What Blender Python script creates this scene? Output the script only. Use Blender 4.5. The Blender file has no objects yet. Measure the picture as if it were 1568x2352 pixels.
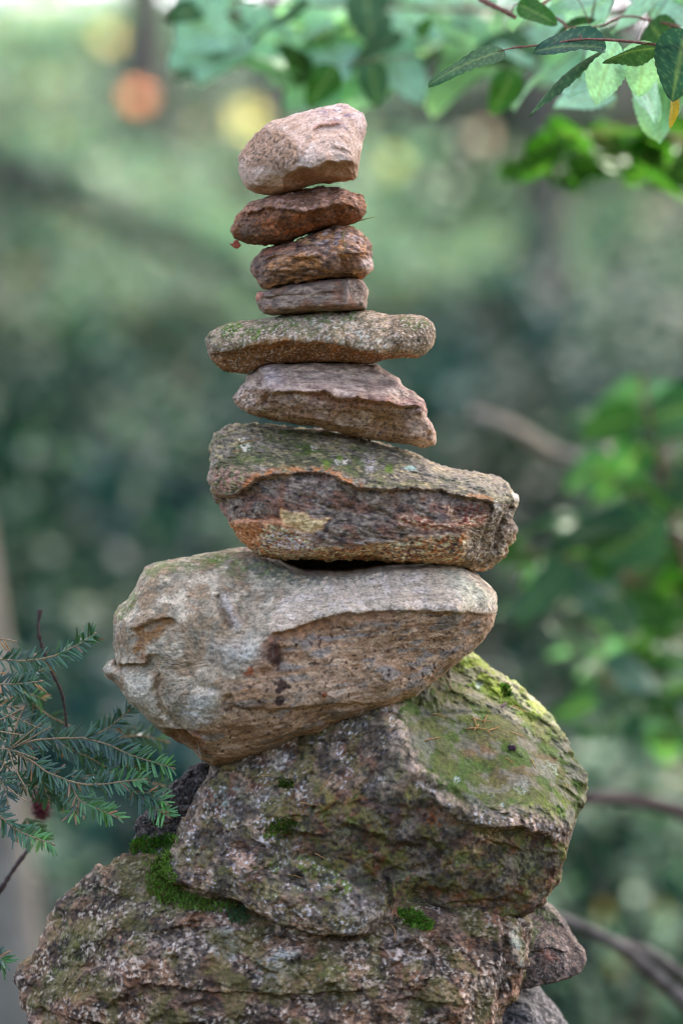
import bpy, math, random
import numpy as np
from mathutils import Vector, Matrix, Quaternion

random.seed(7)
SC = bpy.context.scene
COL = SC.collection

# ------------------------------------------------------------------ camera, light, exposure
ZC = 1.15                      # lens height above the ground, metres
DIST = 6.0                     # lens to the cairn, metres
S = 1.0 / 1568.0               # one unit of my measuring grid at the cairn, metres

cam_d = bpy.data.cameras.new('camera')
cam = bpy.data.objects.new('camera', cam_d)
COL.objects.link(cam)
cam.location = (0, -DIST, ZC)
cam.rotation_euler = (math.radians(90), 0, 0)
cam_d.sensor_fit = 'VERTICAL'
cam_d.sensor_height = 36.0
cam_d.sensor_width = 24.0
cam_d.lens = 36.0 * DIST / (1024.0 / 682.0)
cam_d.clip_end = 500
cam_d.dof.use_dof = True
cam_d.dof.focus_distance = DIST - 0.06
cam_d.dof.aperture_fstop = cam_d.lens / 86.0
SC.camera = cam

SUN_EL, SUN_AZ = math.radians(50), math.radians(24)      # behind the cairn, to the right
SUN = Vector((math.sin(SUN_AZ) * math.cos(SUN_EL), math.cos(SUN_AZ) * math.cos(SUN_EL), math.sin(SUN_EL)))
world = bpy.data.worlds.new('World')
SC.world = world
world.use_nodes = True
wt = world.node_tree
bg = wt.nodes['Background']
sky = wt.nodes.new('ShaderNodeTexSky')
sky.sky_type = 'NISHITA'
sky.sun_disc = False
sky.sun_elevation = SUN_EL
sky.sun_rotation = SUN_AZ
sky.air_density = 0.5
sky.dust_density = 4.5
sky.ozone_density = 0.5
wt.links.new(sky.outputs[0], bg.inputs[0])
bg.inputs[1].default_value = 0.15
sun_d = bpy.data.lights.new('sun', 'SUN')
sun_d.energy = 2.0
sun_d.angle = math.radians(0.53)
sun_d.color = (1.0, 0.94, 0.84)
sun = bpy.data.objects.new('sun', sun_d)
COL.objects.link(sun)
sun.location = (8, 20, 25)
sun.rotation_euler = SUN.to_track_quat('Z', 'Y').to_euler()

vs = SC.view_settings
vs.view_transform = 'Standard'
vs.look = 'None'
vs.gamma = 1.0
vs.use_curve_mapping = False
vs.exposure = 2.98
SC.render.engine = 'CYCLES'
SC.cycles.use_denoising = True
SC.cycles.pixel_filter_type = 'BLACKMAN_HARRIS'
SC.cycles.filter_width = 1.15
SC.cycles.max_bounces = 6
SC.cycles.diffuse_bounces = 4
SC.cycles.glossy_bounces = 2
SC.cycles.transmission_bounces = 4
SC.cycles.sample_clamp_indirect = 6.0
SC.cycles.caustics_reflective = False
SC.cycles.caustics_refractive = False

# ------------------------------------------------------------------ small helpers
def lin(r, g, b):
    out = []
    for c in (r, g, b):
        c = c / 255.0
        out.append(c / 12.92 if c <= 0.04045 else ((c + 0.055) / 1.055) ** 2.4)
    return np.array(out)

def sm(a, b, v):
    t = np.clip((v - a) / (b - a), 0.0, 1.0)
    return t * t * (3 - 2 * t)

def mix(c, col, m):
    m = np.clip(m, 0, 1)[:, None]
    return c * (1 - m) + np.asarray(col) * m

def P(px, py, y=0.0):
    """a point of the measuring grid, at depth y metres behind the cairn's plane"""
    k = (DIST + y) / DIST
    return Vector(((px - 784) * S * k, y, ZC + (1176 - py) * S * k))

def tag(o, label=None, cat=None, group=None, kind=None):
    if label: o['label'] = label
    if cat: o['category'] = cat
    if group: o['group'] = group
    if kind: o['kind'] = kind
    return o

def empty(name, loc):
    o = bpy.data.objects.new(name, None)
    o.empty_display_size = 0.05
    COL.objects.link(o)
    o.location = loc
    return o

def mesh_np(name, co, faces, mat=None, col=None, smooth=True, loc=(0, 0, 0), parent=None, uv=None):
    """one mesh object from numpy arrays; faces is (n, 3) or (n, 4); co in world metres relative to loc"""
    me = bpy.data.meshes.new(name)
    co = np.ascontiguousarray(co, dtype=np.float32)
    faces = np.ascontiguousarray(faces, dtype=np.int32)
    k = faces.shape[1]
    me.vertices.add(len(co))
    me.vertices.foreach_set('co', co.ravel())
    me.loops.add(faces.size)
    me.loops.foreach_set('vertex_index', faces.ravel())
    me.polygons.add(len(faces))
    me.polygons.foreach_set('loop_start', np.arange(0, faces.size, k, dtype=np.int32))
    me.polygons.foreach_set('loop_total', np.full(len(faces), k, dtype=np.int32))
    if smooth:
        me.polygons.foreach_set('use_smooth', np.ones(len(faces), dtype=bool))
    me.update(calc_edges=True)
    if col is not None:
        set_col(me, col)
    if mat:
        me.materials.append(mat)
    o = bpy.data.objects.new(name, me)
    COL.objects.link(o)
    o.location = loc
    if parent is not None:
        o.parent = parent
    return o

def set_col(me, col):
    a = me.color_attributes.new('tint', 'FLOAT_COLOR', 'POINT')
    c4 = np.ones((len(col), 4), dtype=np.float32)
    c4[:, :3] = col
    a.data.foreach_set('color', c4.ravel())

# vectorised gradient noise ---------------------------------------------------------------
_rng = np.random.default_rng(3)
_perm = _rng.permutation(256)
_perm = np.concatenate([_perm, _perm, _perm]).astype(np.int32)
_grad = _rng.normal(size=(256, 3))
_grad /= np.linalg.norm(_grad, axis=1)[:, None]
_grad = _grad.astype(np.float32)

def pnoise(p):
    i = np.floor(p).astype(np.int32)
    f = (p - i).astype(np.float32)
    i &= 255
    u = f * f * f * (f * (f * 6 - 15) + 10)
    res = 0
    for dx in (0, 1):
        wx = u[:, 0] if dx else 1 - u[:, 0]
        hx = _perm[i[:, 0] + dx]
        for dy in (0, 1):
            wy = u[:, 1] if dy else 1 - u[:, 1]
            hy = _perm[hx + i[:, 1] + dy]
            for dz in (0, 1):
                wz = u[:, 2] if dz else 1 - u[:, 2]
                g = _grad[_perm[hy + i[:, 2] + dz] & 255]
                d = g[:, 0] * (f[:, 0] - dx) + g[:, 1] * (f[:, 1] - dy) + g[:, 2] * (f[:, 2] - dz)
                res = res + wx * wy * wz * d
    return res * 1.6

def fbm(p, octaves=4, gain=0.5):
    out, a, tot = 0, 1.0, 0
    for k in range(octaves):
        out = out + a * pnoise(p * (2.03 ** k) + 17.3 * k)
        tot += a
        a *= gain
    return out / tot * 1.35

def facets(p, seed=0, tilt=1.0):
    """chipped stone: every cell of a jittered grid is its own tilted plane, seams slightly blended"""
    i = np.floor(p).astype(np.int32)
    h = np.zeros(len(p)); w = np.zeros(len(p))
    for dx in (-1, 0, 1):
        for dy in (-1, 0, 1):
            for dz in (-1, 0, 1):
                c = i + np.array([dx, dy, dz])
                k = _perm[(_perm[(_perm[(c[:, 0] + seed) & 255] + c[:, 1]) & 255] + c[:, 2]) & 255]
                g = _grad[k]
                g2 = _grad[(k * 7 + 31) & 255]
                v = p - (c + 0.5 + 0.45 * g)
                d2 = (v * v).sum(1)
                ww = np.exp(-d2 * 14.0)
                h += ww * (tilt * (v * g2).sum(1) + 0.35 * g2[:, 0])
                w += ww
    return h / (w + 1e-9)

# ------------------------------------------------------------------ materials
def new_mat(name):
    m = bpy.data.materials.new(name)
    m.use_nodes = True
    nt = m.node_tree
    b = nt.nodes['Principled BSDF']
    return m, nt, b

def rock_mat(name, grain=260.0, amt=0.5, bump=0.5, rough=0.8, rot=0.0, stretch=1.0, spec=0.3):
    m, nt, b = new_mat(name)
    N, L = nt.nodes, nt.links
    at = N.new('ShaderNodeAttribute'); at.attribute_name = 'tint'
    tc = N.new('ShaderNodeTexCoord')
    mp = N.new('ShaderNodeMapping')
    mp.inputs['Rotation'].default_value = (0, math.radians(rot), 0)
    mp.inputs['Scale'].default_value = (1.0 / stretch, 1.0, 1.0)
    L.new(tc.outputs['Object'], mp.inputs[0])
    vo = N.new('ShaderNodeTexVoronoi'); vo.inputs['Scale'].default_value = grain
    L.new(mp.outputs[0], vo.inputs['Vector'])
    sep = N.new('ShaderNodeSeparateColor'); L.new(vo.outputs['Color'], sep.inputs[0])
    r1 = N.new('ShaderNodeMapRange')
    r1.inputs[3].default_value = 1 - amt; r1.inputs[4].default_value = 1 + amt
    L.new(sep.outputs[0], r1.inputs[0])
    no = N.new('ShaderNodeTexNoise'); no.inputs['Scale'].default_value = grain * 0.42
    no.inputs['Detail'].default_value = 5
    no.inputs['Roughness'].default_value = 0.68
    L.new(mp.outputs[0], no.inputs['Vector'])
    r2 = N.new('ShaderNodeMapRange')
    r2.inputs[1].default_value = 0.33; r2.inputs[2].default_value = 0.62
    r2.inputs[3].default_value = 1 - 0.75 * amt; r2.inputs[4].default_value = 1 + 0.45 * amt
    L.new(no.outputs[0], r2.inputs[0])
    mu = N.new('ShaderNodeMath'); mu.operation = 'MULTIPLY'
    L.new(r1.outputs[0], mu.inputs[0]); L.new(r2.outputs[0], mu.inputs[1])
    vm = N.new('ShaderNodeVectorMath'); vm.operation = 'SCALE'
    L.new(at.outputs['Color'], vm.inputs[0]); L.new(mu.outputs[0], vm.inputs['Scale'])
    L.new(vm.outputs[0], b.inputs['Base Color'])
    # grain relief
    n2 = N.new('ShaderNodeTexNoise'); n2.inputs['Scale'].default_value = grain * 0.55
    n2.inputs['Detail'].default_value = 6; n2.inputs['Roughness'].default_value = 0.7
    L.new(mp.outputs[0], n2.inputs['Vector'])
    bp = N.new('ShaderNodeBump'); bp.inputs['Strength'].default_value = bump
    bp.inputs['Distance'].default_value = 0.004
    L.new(n2.outputs[0], bp.inputs['Height'])
    L.new(bp.outputs[0], b.inputs['Normal'])
    b.inputs['Roughness'].default_value = rough
    b.inputs['Specular IOR Level'].default_value = spec
    return m

def leaf_mat(name, trans=0.4, rough=0.42, spec=0.5, tcol=(1.25, 1.35, 0.45), vein=True):
    m, nt, b = new_mat(name)
    N, L = nt.nodes, nt.links
    at = N.new('ShaderNodeAttribute'); at.attribute_name = 'tint'
    no = N.new('ShaderNodeTexNoise'); no.inputs['Scale'].default_value = 90
    no.inputs['Detail'].default_value = 4
    tc = N.new('ShaderNodeTexCoord'); L.new(tc.outputs['Object'], no.inputs['Vector'])
    r = N.new('ShaderNodeMapRange'); r.inputs[1].default_value = 0.3; r.inputs[2].default_value = 0.7
    r.inputs[3].default_value = 0.75; r.inputs[4].default_value = 1.25
    L.new(no.outputs[0], r.inputs[0])
    vm = N.new('ShaderNodeVectorMath'); vm.operation = 'SCALE'
    L.new(at.outputs['Color'], vm.inputs[0]); L.new(r.outputs[0], vm.inputs['Scale'])
    L.new(vm.outputs[0], b.inputs['Base Color'])
    b.inputs['Roughness'].default_value = rough
    b.inputs['Specular IOR Level'].default_value = spec
    tr = N.new('ShaderNodeBsdfTranslucent')
    v2 = N.new('ShaderNodeVectorMath'); v2.operation = 'MULTIPLY'
    v2.inputs[1].default_value = tcol
    L.new(vm.outputs[0], v2.inputs[0]); L.new(v2.outputs[0], tr.inputs['Color'])
    mx = N.new('ShaderNodeMixShader'); mx.inputs[0].default_value = trans
    L.new(b.outputs[0], mx.inputs[1]); L.new(tr.outputs[0], mx.inputs[2])
    L.new(mx.outputs[0], nt.nodes['Material Output'].inputs[0])
    return m

def bark_mat(name, c1, c2, scale=30.0):
    m, nt, b = new_mat(name)
    N, L = nt.nodes, nt.links
    tc = N.new('ShaderNodeTexCoord')
    no = N.new('ShaderNodeTexNoise'); no.inputs['Scale'].default_value = scale
    no.inputs['Detail'].default_value = 6; no.inputs['Roughness'].default_value = 0.65
    L.new(tc.outputs['Object'], no.inputs['Vector'])
    cr = N.new('ShaderNodeValToRGB')
    cr.color_ramp.elements[0].position = 0.35; cr.color_ramp.elements[0].color = (*lin(*c1), 1)
    cr.color_ramp.elements[1].position = 0.65; cr.color_ramp.elements[1].color = (*lin(*c2), 1)
    L.new(no.outputs[0], cr.inputs[0]); L.new(cr.outputs[0], b.inputs['Base Color'])
    bp = N.new('ShaderNodeBump'); bp.inputs['Strength'].default_value = 0.6
    bp.inputs['Distance'].default_value = 0.004
    L.new(no.outputs[0], bp.inputs['Height']); L.new(bp.outputs[0], b.inputs['Normal'])
    b.inputs['Roughness'].default_value = 0.85
    b.inputs['Specular IOR Level'].default_value = 0.25
    return m

M_LEAF_FAR = leaf_mat('woodland_leaves', 0.20, 0.64, 0.13, (0.85, 1.12, 0.88))
M_LEAF_AUT = leaf_mat('autumn_leaves', 0.6, 0.6, 0.2, (1.25, 1.1, 1.0))
M_LEAF = leaf_mat('beech_leaves', 0.42, 0.55, 0.25, (1.1, 1.3, 0.7))
M_NEEDLE = leaf_mat('fir_needles', 0.12, 0.34, 0.7, (1.2, 1.3, 0.5))
M_MOSS = leaf_mat('moss', 0.2, 0.7, 0.2)
M_BARK = bark_mat('grey_bark', (70, 62, 54), (128, 118, 106), 26)
M_BARK_PALE = bark_mat('pale_bark', (124, 112, 94), (172, 156, 134), 14)
M_TWIG = bark_mat('red_brown_twig', (96, 58, 46), (160, 112, 92), 240)
M_FIRTWIG = bark_mat('tan_fir_twig', (128, 102, 70), (196, 168, 126), 420)
M_DEADTWIG = bark_mat('dead_twig', (58, 44, 40), (104, 84, 76), 260)
M_NEEDLE_DRY = bark_mat('dry_needles', (150, 100, 52), (206, 162, 104), 300)


# ------------------------------------------------------------------ forest floor rising into a wooded slope
def ground_z(x, y):
    x = np.asarray(x, float); y = np.asarray(y, float)
    t = np.maximum(0, y - 9.0)
    h = 0.24 * t * t / (t + 8.0) + 0.05 * np.maximum(0, y - 20) - 0.95 * sm(0.8, 4.0, y)
    h = np.where(h > 5.0, 5.0 + 2.7 * np.tanh((h - 5.0) / 2.7), h)
    p = np.c_[x.ravel() / 5.0, y.ravel() / 5.0, np.zeros(x.size)]
    n = fbm(p, 4).reshape(x.shape)
    return h + n * (0.10 + 0.30 * sm(6, 20, y)) - 0.06

def ground_sheet():
    gx = np.r_[np.linspace(-90, -14, 26), np.linspace(-13.5, 13.5, 110), np.linspace(14, 90, 26)]
    gy = np.r_[np.linspace(-60, -9, 16), np.linspace(-8.6, 45, 160), np.linspace(46, 160, 30)]
    X, Y = np.meshgrid(gx, gy)
    Z = ground_z(X, Y)
    co = np.c_[X.ravel(), Y.ravel(), Z.ravel()]
    ny, nx = X.shape
    i = np.arange(nx * ny).reshape(ny, nx)
    f = np.stack([i[:-1, :-1], i[:-1, 1:], i[1:, 1:], i[1:, :-1]], -1).reshape(-1, 4)
    m, nt, b = new_mat('leaf_litter')
    N, L = nt.nodes, nt.links
    tc = N.new('ShaderNodeTexCoord')
    n1 = N.new('ShaderNodeTexNoise'); n1.inputs['Scale'].default_value = 1.3; n1.inputs['Detail'].default_value = 6
    n2 = N.new('ShaderNodeTexVoronoi'); n2.inputs['Scale'].default_value = 16
    L.new(tc.outputs['Object'], n1.inputs[0]); L.new(tc.outputs['Object'], n2.inputs['Vector'])
    cr = N.new('ShaderNodeValToRGB')
    e = cr.color_ramp.elements
    e[0].position = 0.36; e[0].color = (*lin(44, 42, 34), 1)
    e[1].position = 0.66; e[1].color = (*lin(50, 66, 42), 1)
    k = e.new(0.5); k.color = (*lin(66, 60, 46), 1)
    L.new(n1.outputs[0], cr.inputs[0])
    sp = N.new('ShaderNodeSeparateColor'); L.new(n2.outputs['Color'], sp.inputs[0])
    mr = N.new('ShaderNodeMapRange'); mr.inputs[3].default_value = 0.5; mr.inputs[4].default_value = 1.5
    L.new(sp.outputs[0], mr.inputs[0])
    vm = N.new('ShaderNodeVectorMath'); vm.operation = 'SCALE'
    L.new(cr.outputs[0], vm.inputs[0]); L.new(mr.outputs[0], vm.inputs['Scale'])
    L.new(vm.outputs[0], b.inputs['Base Color'])
    b.inputs['Roughness'].default_value = 0.9
    tag(mesh_np('ground', co, f, m), kind='structure')
ground_sheet()

# ------------------------------------------------------------------ stone modeller
# A stone is a closed, thick body: an outline at its widest section, a front relief given by
# depth points (towards the viewer, grid units), ledges, grooves and bumps, and a rounded back.
STEP = 2.35                    # spacing of its vertices, grid units

def seg_field(x, y, pts):
    """signed distance to a polyline (positive below/right of its direction) and position 0..1 along it"""
    pts = np.asarray(pts, float)
    L = np.r_[0, np.cumsum(np.hypot(*(pts[1:] - pts[:-1]).T))]
    best = np.full(len(x), 1e9); sg = np.ones(len(x)); tt = np.zeros(len(x))
    for k in range(len(pts) - 1):
        a, b = pts[k], pts[k + 1]
        d = b - a
        l2 = (d * d).sum() + 1e-9
        t = np.clip(((x - a[0]) * d[0] + (y - a[1]) * d[1]) / l2, 0, 1)
        dx = x - a[0] - t * d[0]; dy = y - a[1] - t * d[1]
        dist = np.hypot(dx, dy)
        cr = d[0] * (y - a[1]) - d[1] * (x - a[0])
        m = dist < best
        best = np.where(m, dist, best)
        sg = np.where(m, np.where(cr >= 0, 1.0, -1.0), sg)
        tt = np.where(m, (L[k] + t * math.sqrt(l2)) / L[-1], tt)
    return best * sg, tt

def inside_field(x, y, pts):
    """distance to a closed polygon, positive inside"""
    pts = np.asarray(pts, float)
    q = np.r_[pts, pts[:1]]
    best = np.full(len(x), 1e9); ins = np.zeros(len(x), bool)
    for k in range(len(pts)):
        a, b = q[k], q[k + 1]
        d = b - a
        t = np.clip(((x - a[0]) * d[0] + (y - a[1]) * d[1]) / ((d * d).sum() + 1e-9), 0, 1)
        best = np.minimum(best, np.hypot(x - a[0] - t * d[0], y - a[1] - t * d[1]))
        c = ((a[1] > y) != (b[1] > y)) & (x < (b[0] - a[0]) * (y - a[1]) / (b[1] - a[1] + 1e-12) + a[0])
        ins ^= c
    return np.where(ins, best, -best)

class RBF:
    def __init__(s, pts):
        pts = np.asarray(pts, float)
        s.c = pts[:, :2]
        n = len(pts)
        r = np.hypot(s.c[:, None, 0] - s.c[None, :, 0], s.c[:, None, 1] - s.c[None, :, 1])
        A = np.zeros((n + 1, n + 1)); A[:n, :n] = np.sqrt(r * r + 36.0)
        A[:n, n] = 1; A[n, :n] = 1
        s.w = np.linalg.solve(A, np.r_[pts[:, 2], 0])
    def __call__(s, x, y):
        out = np.full(len(x), s.w[-1])
        for (cx, cy), w in zip(s.c, s.w[:-1]):
            out += w * np.sqrt((x - cx) ** 2 + (y - cy) ** 2 + 36.0)
        return out

def resample(poly, step):
    q = np.r_[poly, poly[:1]]
    L = np.r_[0, np.cumsum(np.hypot(*(q[1:] - q[:-1]).T))]
    n = max(60, int(L[-1] / step))
    t = np.linspace(0, L[-1], n, endpoint=False)
    return np.c_[np.interp(t, L, q[:, 0]), np.interp(t, L, q[:, 1])]

class Ctx: pass

def build_stone(name, outline, ctrl, back, mat, paint, label, cat, xf=(0, 0, 1.0), R=45, rim=None,
                feats=(), nz=None, yoff=0.0, seed=0, round_it=2, group=None, axis=None, calm=()):
    ox, oy, k = xf
    X = lambda pts: np.asarray([(ox + k * p[0], oy + k * p[1]) for p in pts], float)
    poly = X(outline)
    o = resample(poly, STEP)
    sig = max(1, int(round_it))
    for _ in range(sig):                                     # take the corners off a little
        o = 0.25 * np.roll(o, 1, 0) + 0.5 * o + 0.25 * np.roll(o, -1, 0)
    # ragged edge
    c0 = o.mean(0)
    outv = o - np.roll(o, 1, 0); outv = np.c_[outv[:, 1], -outv[:, 0]]
    nrm_o = outv + np.roll(outv, -1, 0)
    nrm_o /= np.linalg.norm(nrm_o, axis=1)[:, None] + 1e-9
    area = 0.5 * np.sum(o[:, 0] * np.roll(o[:, 1], -1) - np.roll(o[:, 0], -1) * o[:, 1])
    if area < 0: nrm_o = -nrm_o
    # skeleton segment
    if axis is None:
        cc = o - c0
        w, v = np.linalg.eigh(cc.T @ cc / len(o))
        e = v[:, 1]
        pr = cc @ e
        pr2 = cc @ v[:, 0]
        half = max(0.0, 0.5 * (np.ptp(pr) - np.ptp(pr2)) * 0.95)
        mid = c0 + e * (pr.max() + pr.min()) / 2 + v[:, 0] * (pr2.max() + pr2.min()) / 2
        A, B = mid - e * half, mid + e * half
    else:
        A, B = X(axis)
    d = B - A
    t = np.clip(((o - A) @ d) / ((d * d).sum() + 1e-9), 0, 1)
    cen = A + t[:, None] * d
    rad = np.hypot(*(o - cen).T)
    n_r = max(24, int(np.percentile(rad, 80) / STEP))
    # rings: dense near the edge so the rounded rim stays fine
    u = np.linspace(0, 1, n_r + 1)
    s_front = 1 - (1 - np.sin(u * math.pi / 2) * 0.35 - u * 0.65)
    s_front = np.r_[-0.004, s_front[1:]]
    nb = max(14, n_r // 3)
    s_back = np.cos(np.linspace(0, math.pi / 2, nb + 1))[1:]
    s_back[-1] = -0.004
    s = np.r_[s_front, s_back]
    is_back = np.r_[np.zeros(len(s_front), bool), np.ones(len(s_back), bool)]
    nO, nR = len(o), len(s)
    xy = cen[None] + s[:, None, None] * (o - cen)[None]
    x = xy[..., 0].ravel(); y = xy[..., 1].ravel()
    bk = np.repeat(is_back, nO)
    ring = np.repeat(s, nO)
    out2 = np.tile(nrm_o, (nR, 1))
    # distance to the rim (approximated along the ray, then corrected by the true distance for the front)
    dist = np.maximum(0, inside_field(x, y, o[::max(1, nO // 220)]))
    dist = np.where(ring > 0.9999, 0, np.minimum(dist, (1 - np.clip(ring, 0, 1)) * np.tile(rad, nR)))
    base = RBF([(ox + k * p[0], oy + k * p[1], p[2]) for p in rim])(x, y) if rim else np.zeros(len(x))
    ctl = RBF([(ox + k * p[0], oy + k * p[1], p[2]) for p in ctrl])(x, y)
    tq = np.clip(dist / R, 0, 1)
    prof = np.sqrt(np.maximum(0, 1 - (1 - tq) ** 2))
    profb = np.sqrt(np.maximum(0, 1 - np.clip(ring, 0, 1) ** 2))
    dep = np.where(bk, base - back * profb, base + prof * (np.maximum(ctl, base + 6) - base))
    # ledges, grooves, bumps (front only), with slightly wandering lines
    wp = np.c_[x, y, np.full(len(x), seed * 9.7)].astype(np.float32)
    wx = x + 5 * fbm(wp / 34, 3) + 2 * fbm(wp / 9 + 7, 2)
    wy = y + 5 * fbm(wp / 34 + 40, 3) + 2 * fbm(wp / 9 + 90, 2)
    fr = np.where(bk, 0, sm(0.0, 0.5, tq))
    for f in feats:
        if f[0] == 'step':
            _, pts, h, w, L = f[:5]
            sd, tt = seg_field(wx, wy, X(pts))
            ends = sm(0, 0.1, tt) * sm(0, 0.1, 1 - tt) if len(f) < 6 else np.ones(len(x)) * ((tt > 0) & (tt < 1))
            below = -h * sm(0, w, sd) * np.exp(-np.maximum(sd, 0) / L)
            above = 0.3 * h * np.exp(np.minimum(sd, 0) / (2.5 * w)) * (sd <= 0)
            dep = dep + fr * ends * (np.where(sd > 0, below + 0.3 * h * np.exp(-sd / (0.6 * w)) * 1.0, above))
        elif f[0] == 'pit':
            _, pts, h, w = f
            ins = inside_field(wx, wy, X(pts))
            dep = dep - np.where(bk, 0, 1) * h * sm(-w * 0.5, w, ins)
        elif f[0] == 'bump':
            _, cx, cy, rx, ry, ang, h = f
            a = math.radians(ang)
            qx = wx - (ox + k * cx); qy = wy - (oy + k * cy)
            e1 = (qx * math.cos(a) + qy * math.sin(a)) / (rx * k); e2 = (-qx * math.sin(a) + qy * math.cos(a)) / (ry * k)
            dep = dep + fr * h * np.exp(-(e1 * e1 + e2 * e2))
        elif f[0] == 'groove':
            _, pts, h, w = f
            sd, tt = seg_field(wx, wy, X(pts))
            dep = dep - fr * h * np.exp(-(sd / w) ** 2) * sm(0, 0.12, tt) * sm(0, 0.12, 1 - tt)
    # roughness: chips, strata and grain, pushed outwards
    nz = dict(dict(low=7, lows=70, chip=6, chips=46, str=0, ang=0, strs=14, fine=2.0, fines=9, micro=0.9), **(nz or {}))
    p3 = np.c_[x, dep, y].astype(np.float32)
    sd_ = seed * 31.7
    disp = nz['low'] * fbm(p3 / nz['lows'] + sd_, 4)
    pw = p3 + 6 * np.c_[fbm(p3 / 25 + 5, 2), fbm(p3 / 25 + 55, 2), fbm(p3 / 25 + 105, 2)]
    disp = disp + nz['chip'] * facets(pw / nz['chips'] + sd_, seed) + 0.38 * nz['chip'] * facets(pw / (nz['chips'] * 0.36) + sd_ + 9, seed + 3)
    if nz['str']:
        a = math.radians(nz['ang'])
        q = np.c_[(p3[:, 0] * math.cos(a) + p3[:, 2] * math.sin(a)) / 9.0, p3[:, 1] / 5.0,
                  -p3[:, 0] * math.sin(a) + p3[:, 2] * math.cos(a)]
        q[:, 2] += 5 * fbm(p3 / 60 + 3, 2)
        disp = disp + nz['str'] * (1 - 2 * np.abs(fbm(q / nz['strs'] + sd_, 4)))
    disp = disp + nz['fine'] * fbm(p3 / nz['fines'] + sd_ + 77, 3) + nz['micro'] * pnoise(p3 / 3.4 + sd_)
    for pts, amt in calm:
        disp = disp * (1 - amt * np.where(bk, 0, sm(-6, 14, inside_field(wx, wy, X(pts)))))
    lat = np.sqrt(np.maximum(0, 1 - np.where(bk, profb, prof) ** 2))
    fwd = np.where(bk, -profb, prof)
    x2 = x + 0.62 * disp * lat * out2[:, 0]
    y2 = y + 0.62 * disp * lat * out2[:, 1]
    dep2 = dep + disp * fwd
    # mesh
    idx = np.arange(nR * nO).reshape(nR, nO)
    a = idx[:-1]; b = idx[1:]
    fc = np.stack([a, np.roll(a, -1, 1), np.roll(b, -1, 1), b], -1).reshape(-1, 4)
    if area < 0: fc = fc[:, ::-1]
    wxm = (x2 - 784) * S; wzm = ZC + (1176 - y2) * S; wym = yoff - dep2 * S
    co = np.c_[wxm, wym, wzm]
    loc = np.array([co[:, 0].mean(), co[:, 1].mean(), co[:, 2].min()])
    ob = mesh_np(name, co - loc, fc, mat, loc=loc)
    me = ob.data
    nv = np.zeros(len(co) * 3, dtype=np.float32)
    me.vertex_normals.foreach_get('vector', nv)
    nv = nv.reshape(-1, 3)
    c = Ctx()
    c.x, c.y, c.d, c.p, c.n = wx, wy, dep, p3, nv
    c.X = X; c.N = len(x); c.seed = seed; c.disp = disp; c.rx, c.ry = x, y
    col = paint(c)
    set_col(me, np.clip(col, 0.004, 0.85))
    tag(ob, label, cat, group)
    ob['seen'] = 1
    del ob['seen']
    return ob

def nz01(c, scale, seed=0, ang=0.0, stretch=1.0, octv=4):
    a = math.radians(ang)
    q = np.c_[(c.p[:, 0] * math.cos(a) + c.p[:, 2] * math.sin(a)) / stretch, c.p[:, 1] / math.sqrt(stretch),
              -c.p[:, 0] * math.sin(a) + c.p[:, 2] * math.cos(a)] / scale
    return np.clip(0.5 + 0.75 * fbm(q.astype(np.float32) + seed * 13.1 + c.seed * 5.3, octv), 0, 1)

def patch(c, pts, soft=8):
    return sm(-soft, soft, inside_field(c.x, c.y, c.X(pts)))

def line(c, pts, w):
    sd, tt = seg_field(c.x, c.y, c.X(pts))
    return np.exp(-(sd / w) ** 2)

def below(c, pts, soft=6):
    sd, _ = seg_field(c.x, c.y, c.X(pts))
    return sm(-soft, soft, sd)

def spots(c, centres, r):
    m = np.zeros(c.N)
    for q in centres:
        a = c.X([q[:2]])[0]
        rr = q[2] if len(q) > 2 else r
        m = np.maximum(m, sm(1.15, 0.75, np.hypot((c.x - a[0]), (c.y - a[1])) / rr))
    return m

def up(c, lo=0.15, hi=0.7):
    return sm(lo, hi, c.n[:, 2])

def full(c, rgb):
    return np.tile(lin(*rgb), (c.N, 1))

# ------------------------------------------------------------------ the nine stacked stones
G = None
Z1 = (439.04, 219.52, 0.4)
Z2 = (439.04, 658.56, 0.4)
Z3 = (439.04, 940.8, 0.52)
Z4 = (188.16, 1223.04, 0.64)

# 1 top stone ------------------------------------------------------------------------------
def paint_top(c):
    col = full(c, (188, 162, 146))
    col = mix(col, lin(212, 190, 178), sm(0.45, 0.75, nz01(c, 60, 1)))
    col = mix(col, lin(160, 128, 106), sm(0.55, 0.8, nz01(c, 26, 2)) * 0.7)
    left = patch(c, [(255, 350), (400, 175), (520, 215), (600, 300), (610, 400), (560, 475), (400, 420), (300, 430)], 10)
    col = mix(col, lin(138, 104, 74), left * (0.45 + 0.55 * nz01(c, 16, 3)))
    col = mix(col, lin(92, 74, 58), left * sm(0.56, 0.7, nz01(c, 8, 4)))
    sky_lilac = patch(c, [(560, 90), (860, 40), (1000, 110), (980, 240), (760, 130)], 40)  # lilac sky light on the upper face, put into the colour
    col = mix(col, lin(190, 168, 178), sky_lilac * 0.6 * nz01(c, 40, 5))
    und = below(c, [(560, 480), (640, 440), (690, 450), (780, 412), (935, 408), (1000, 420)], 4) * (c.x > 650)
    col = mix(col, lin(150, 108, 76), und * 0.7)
    col = mix(col, lin(170, 112, 92), line(c, [(715, 200), (760, 180), (860, 168)], 5) * 0.6)
    col = mix(col, lin(124, 100, 88), sm(0.68, 0.78, nz01(c, 6, 6, octv=2)) * 0.5)
    col = mix(col, lin(96, 86, 120), sm(0.72, 0.82, nz01(c, 12, 7, 10, 2, 2)) * sky_lilac * 0.7)
    col = col * 1.18 * np.array([1.03, 1.0, 0.95])
    col = col * np.array([1.06, 1.0, 0.88])
    return col
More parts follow.
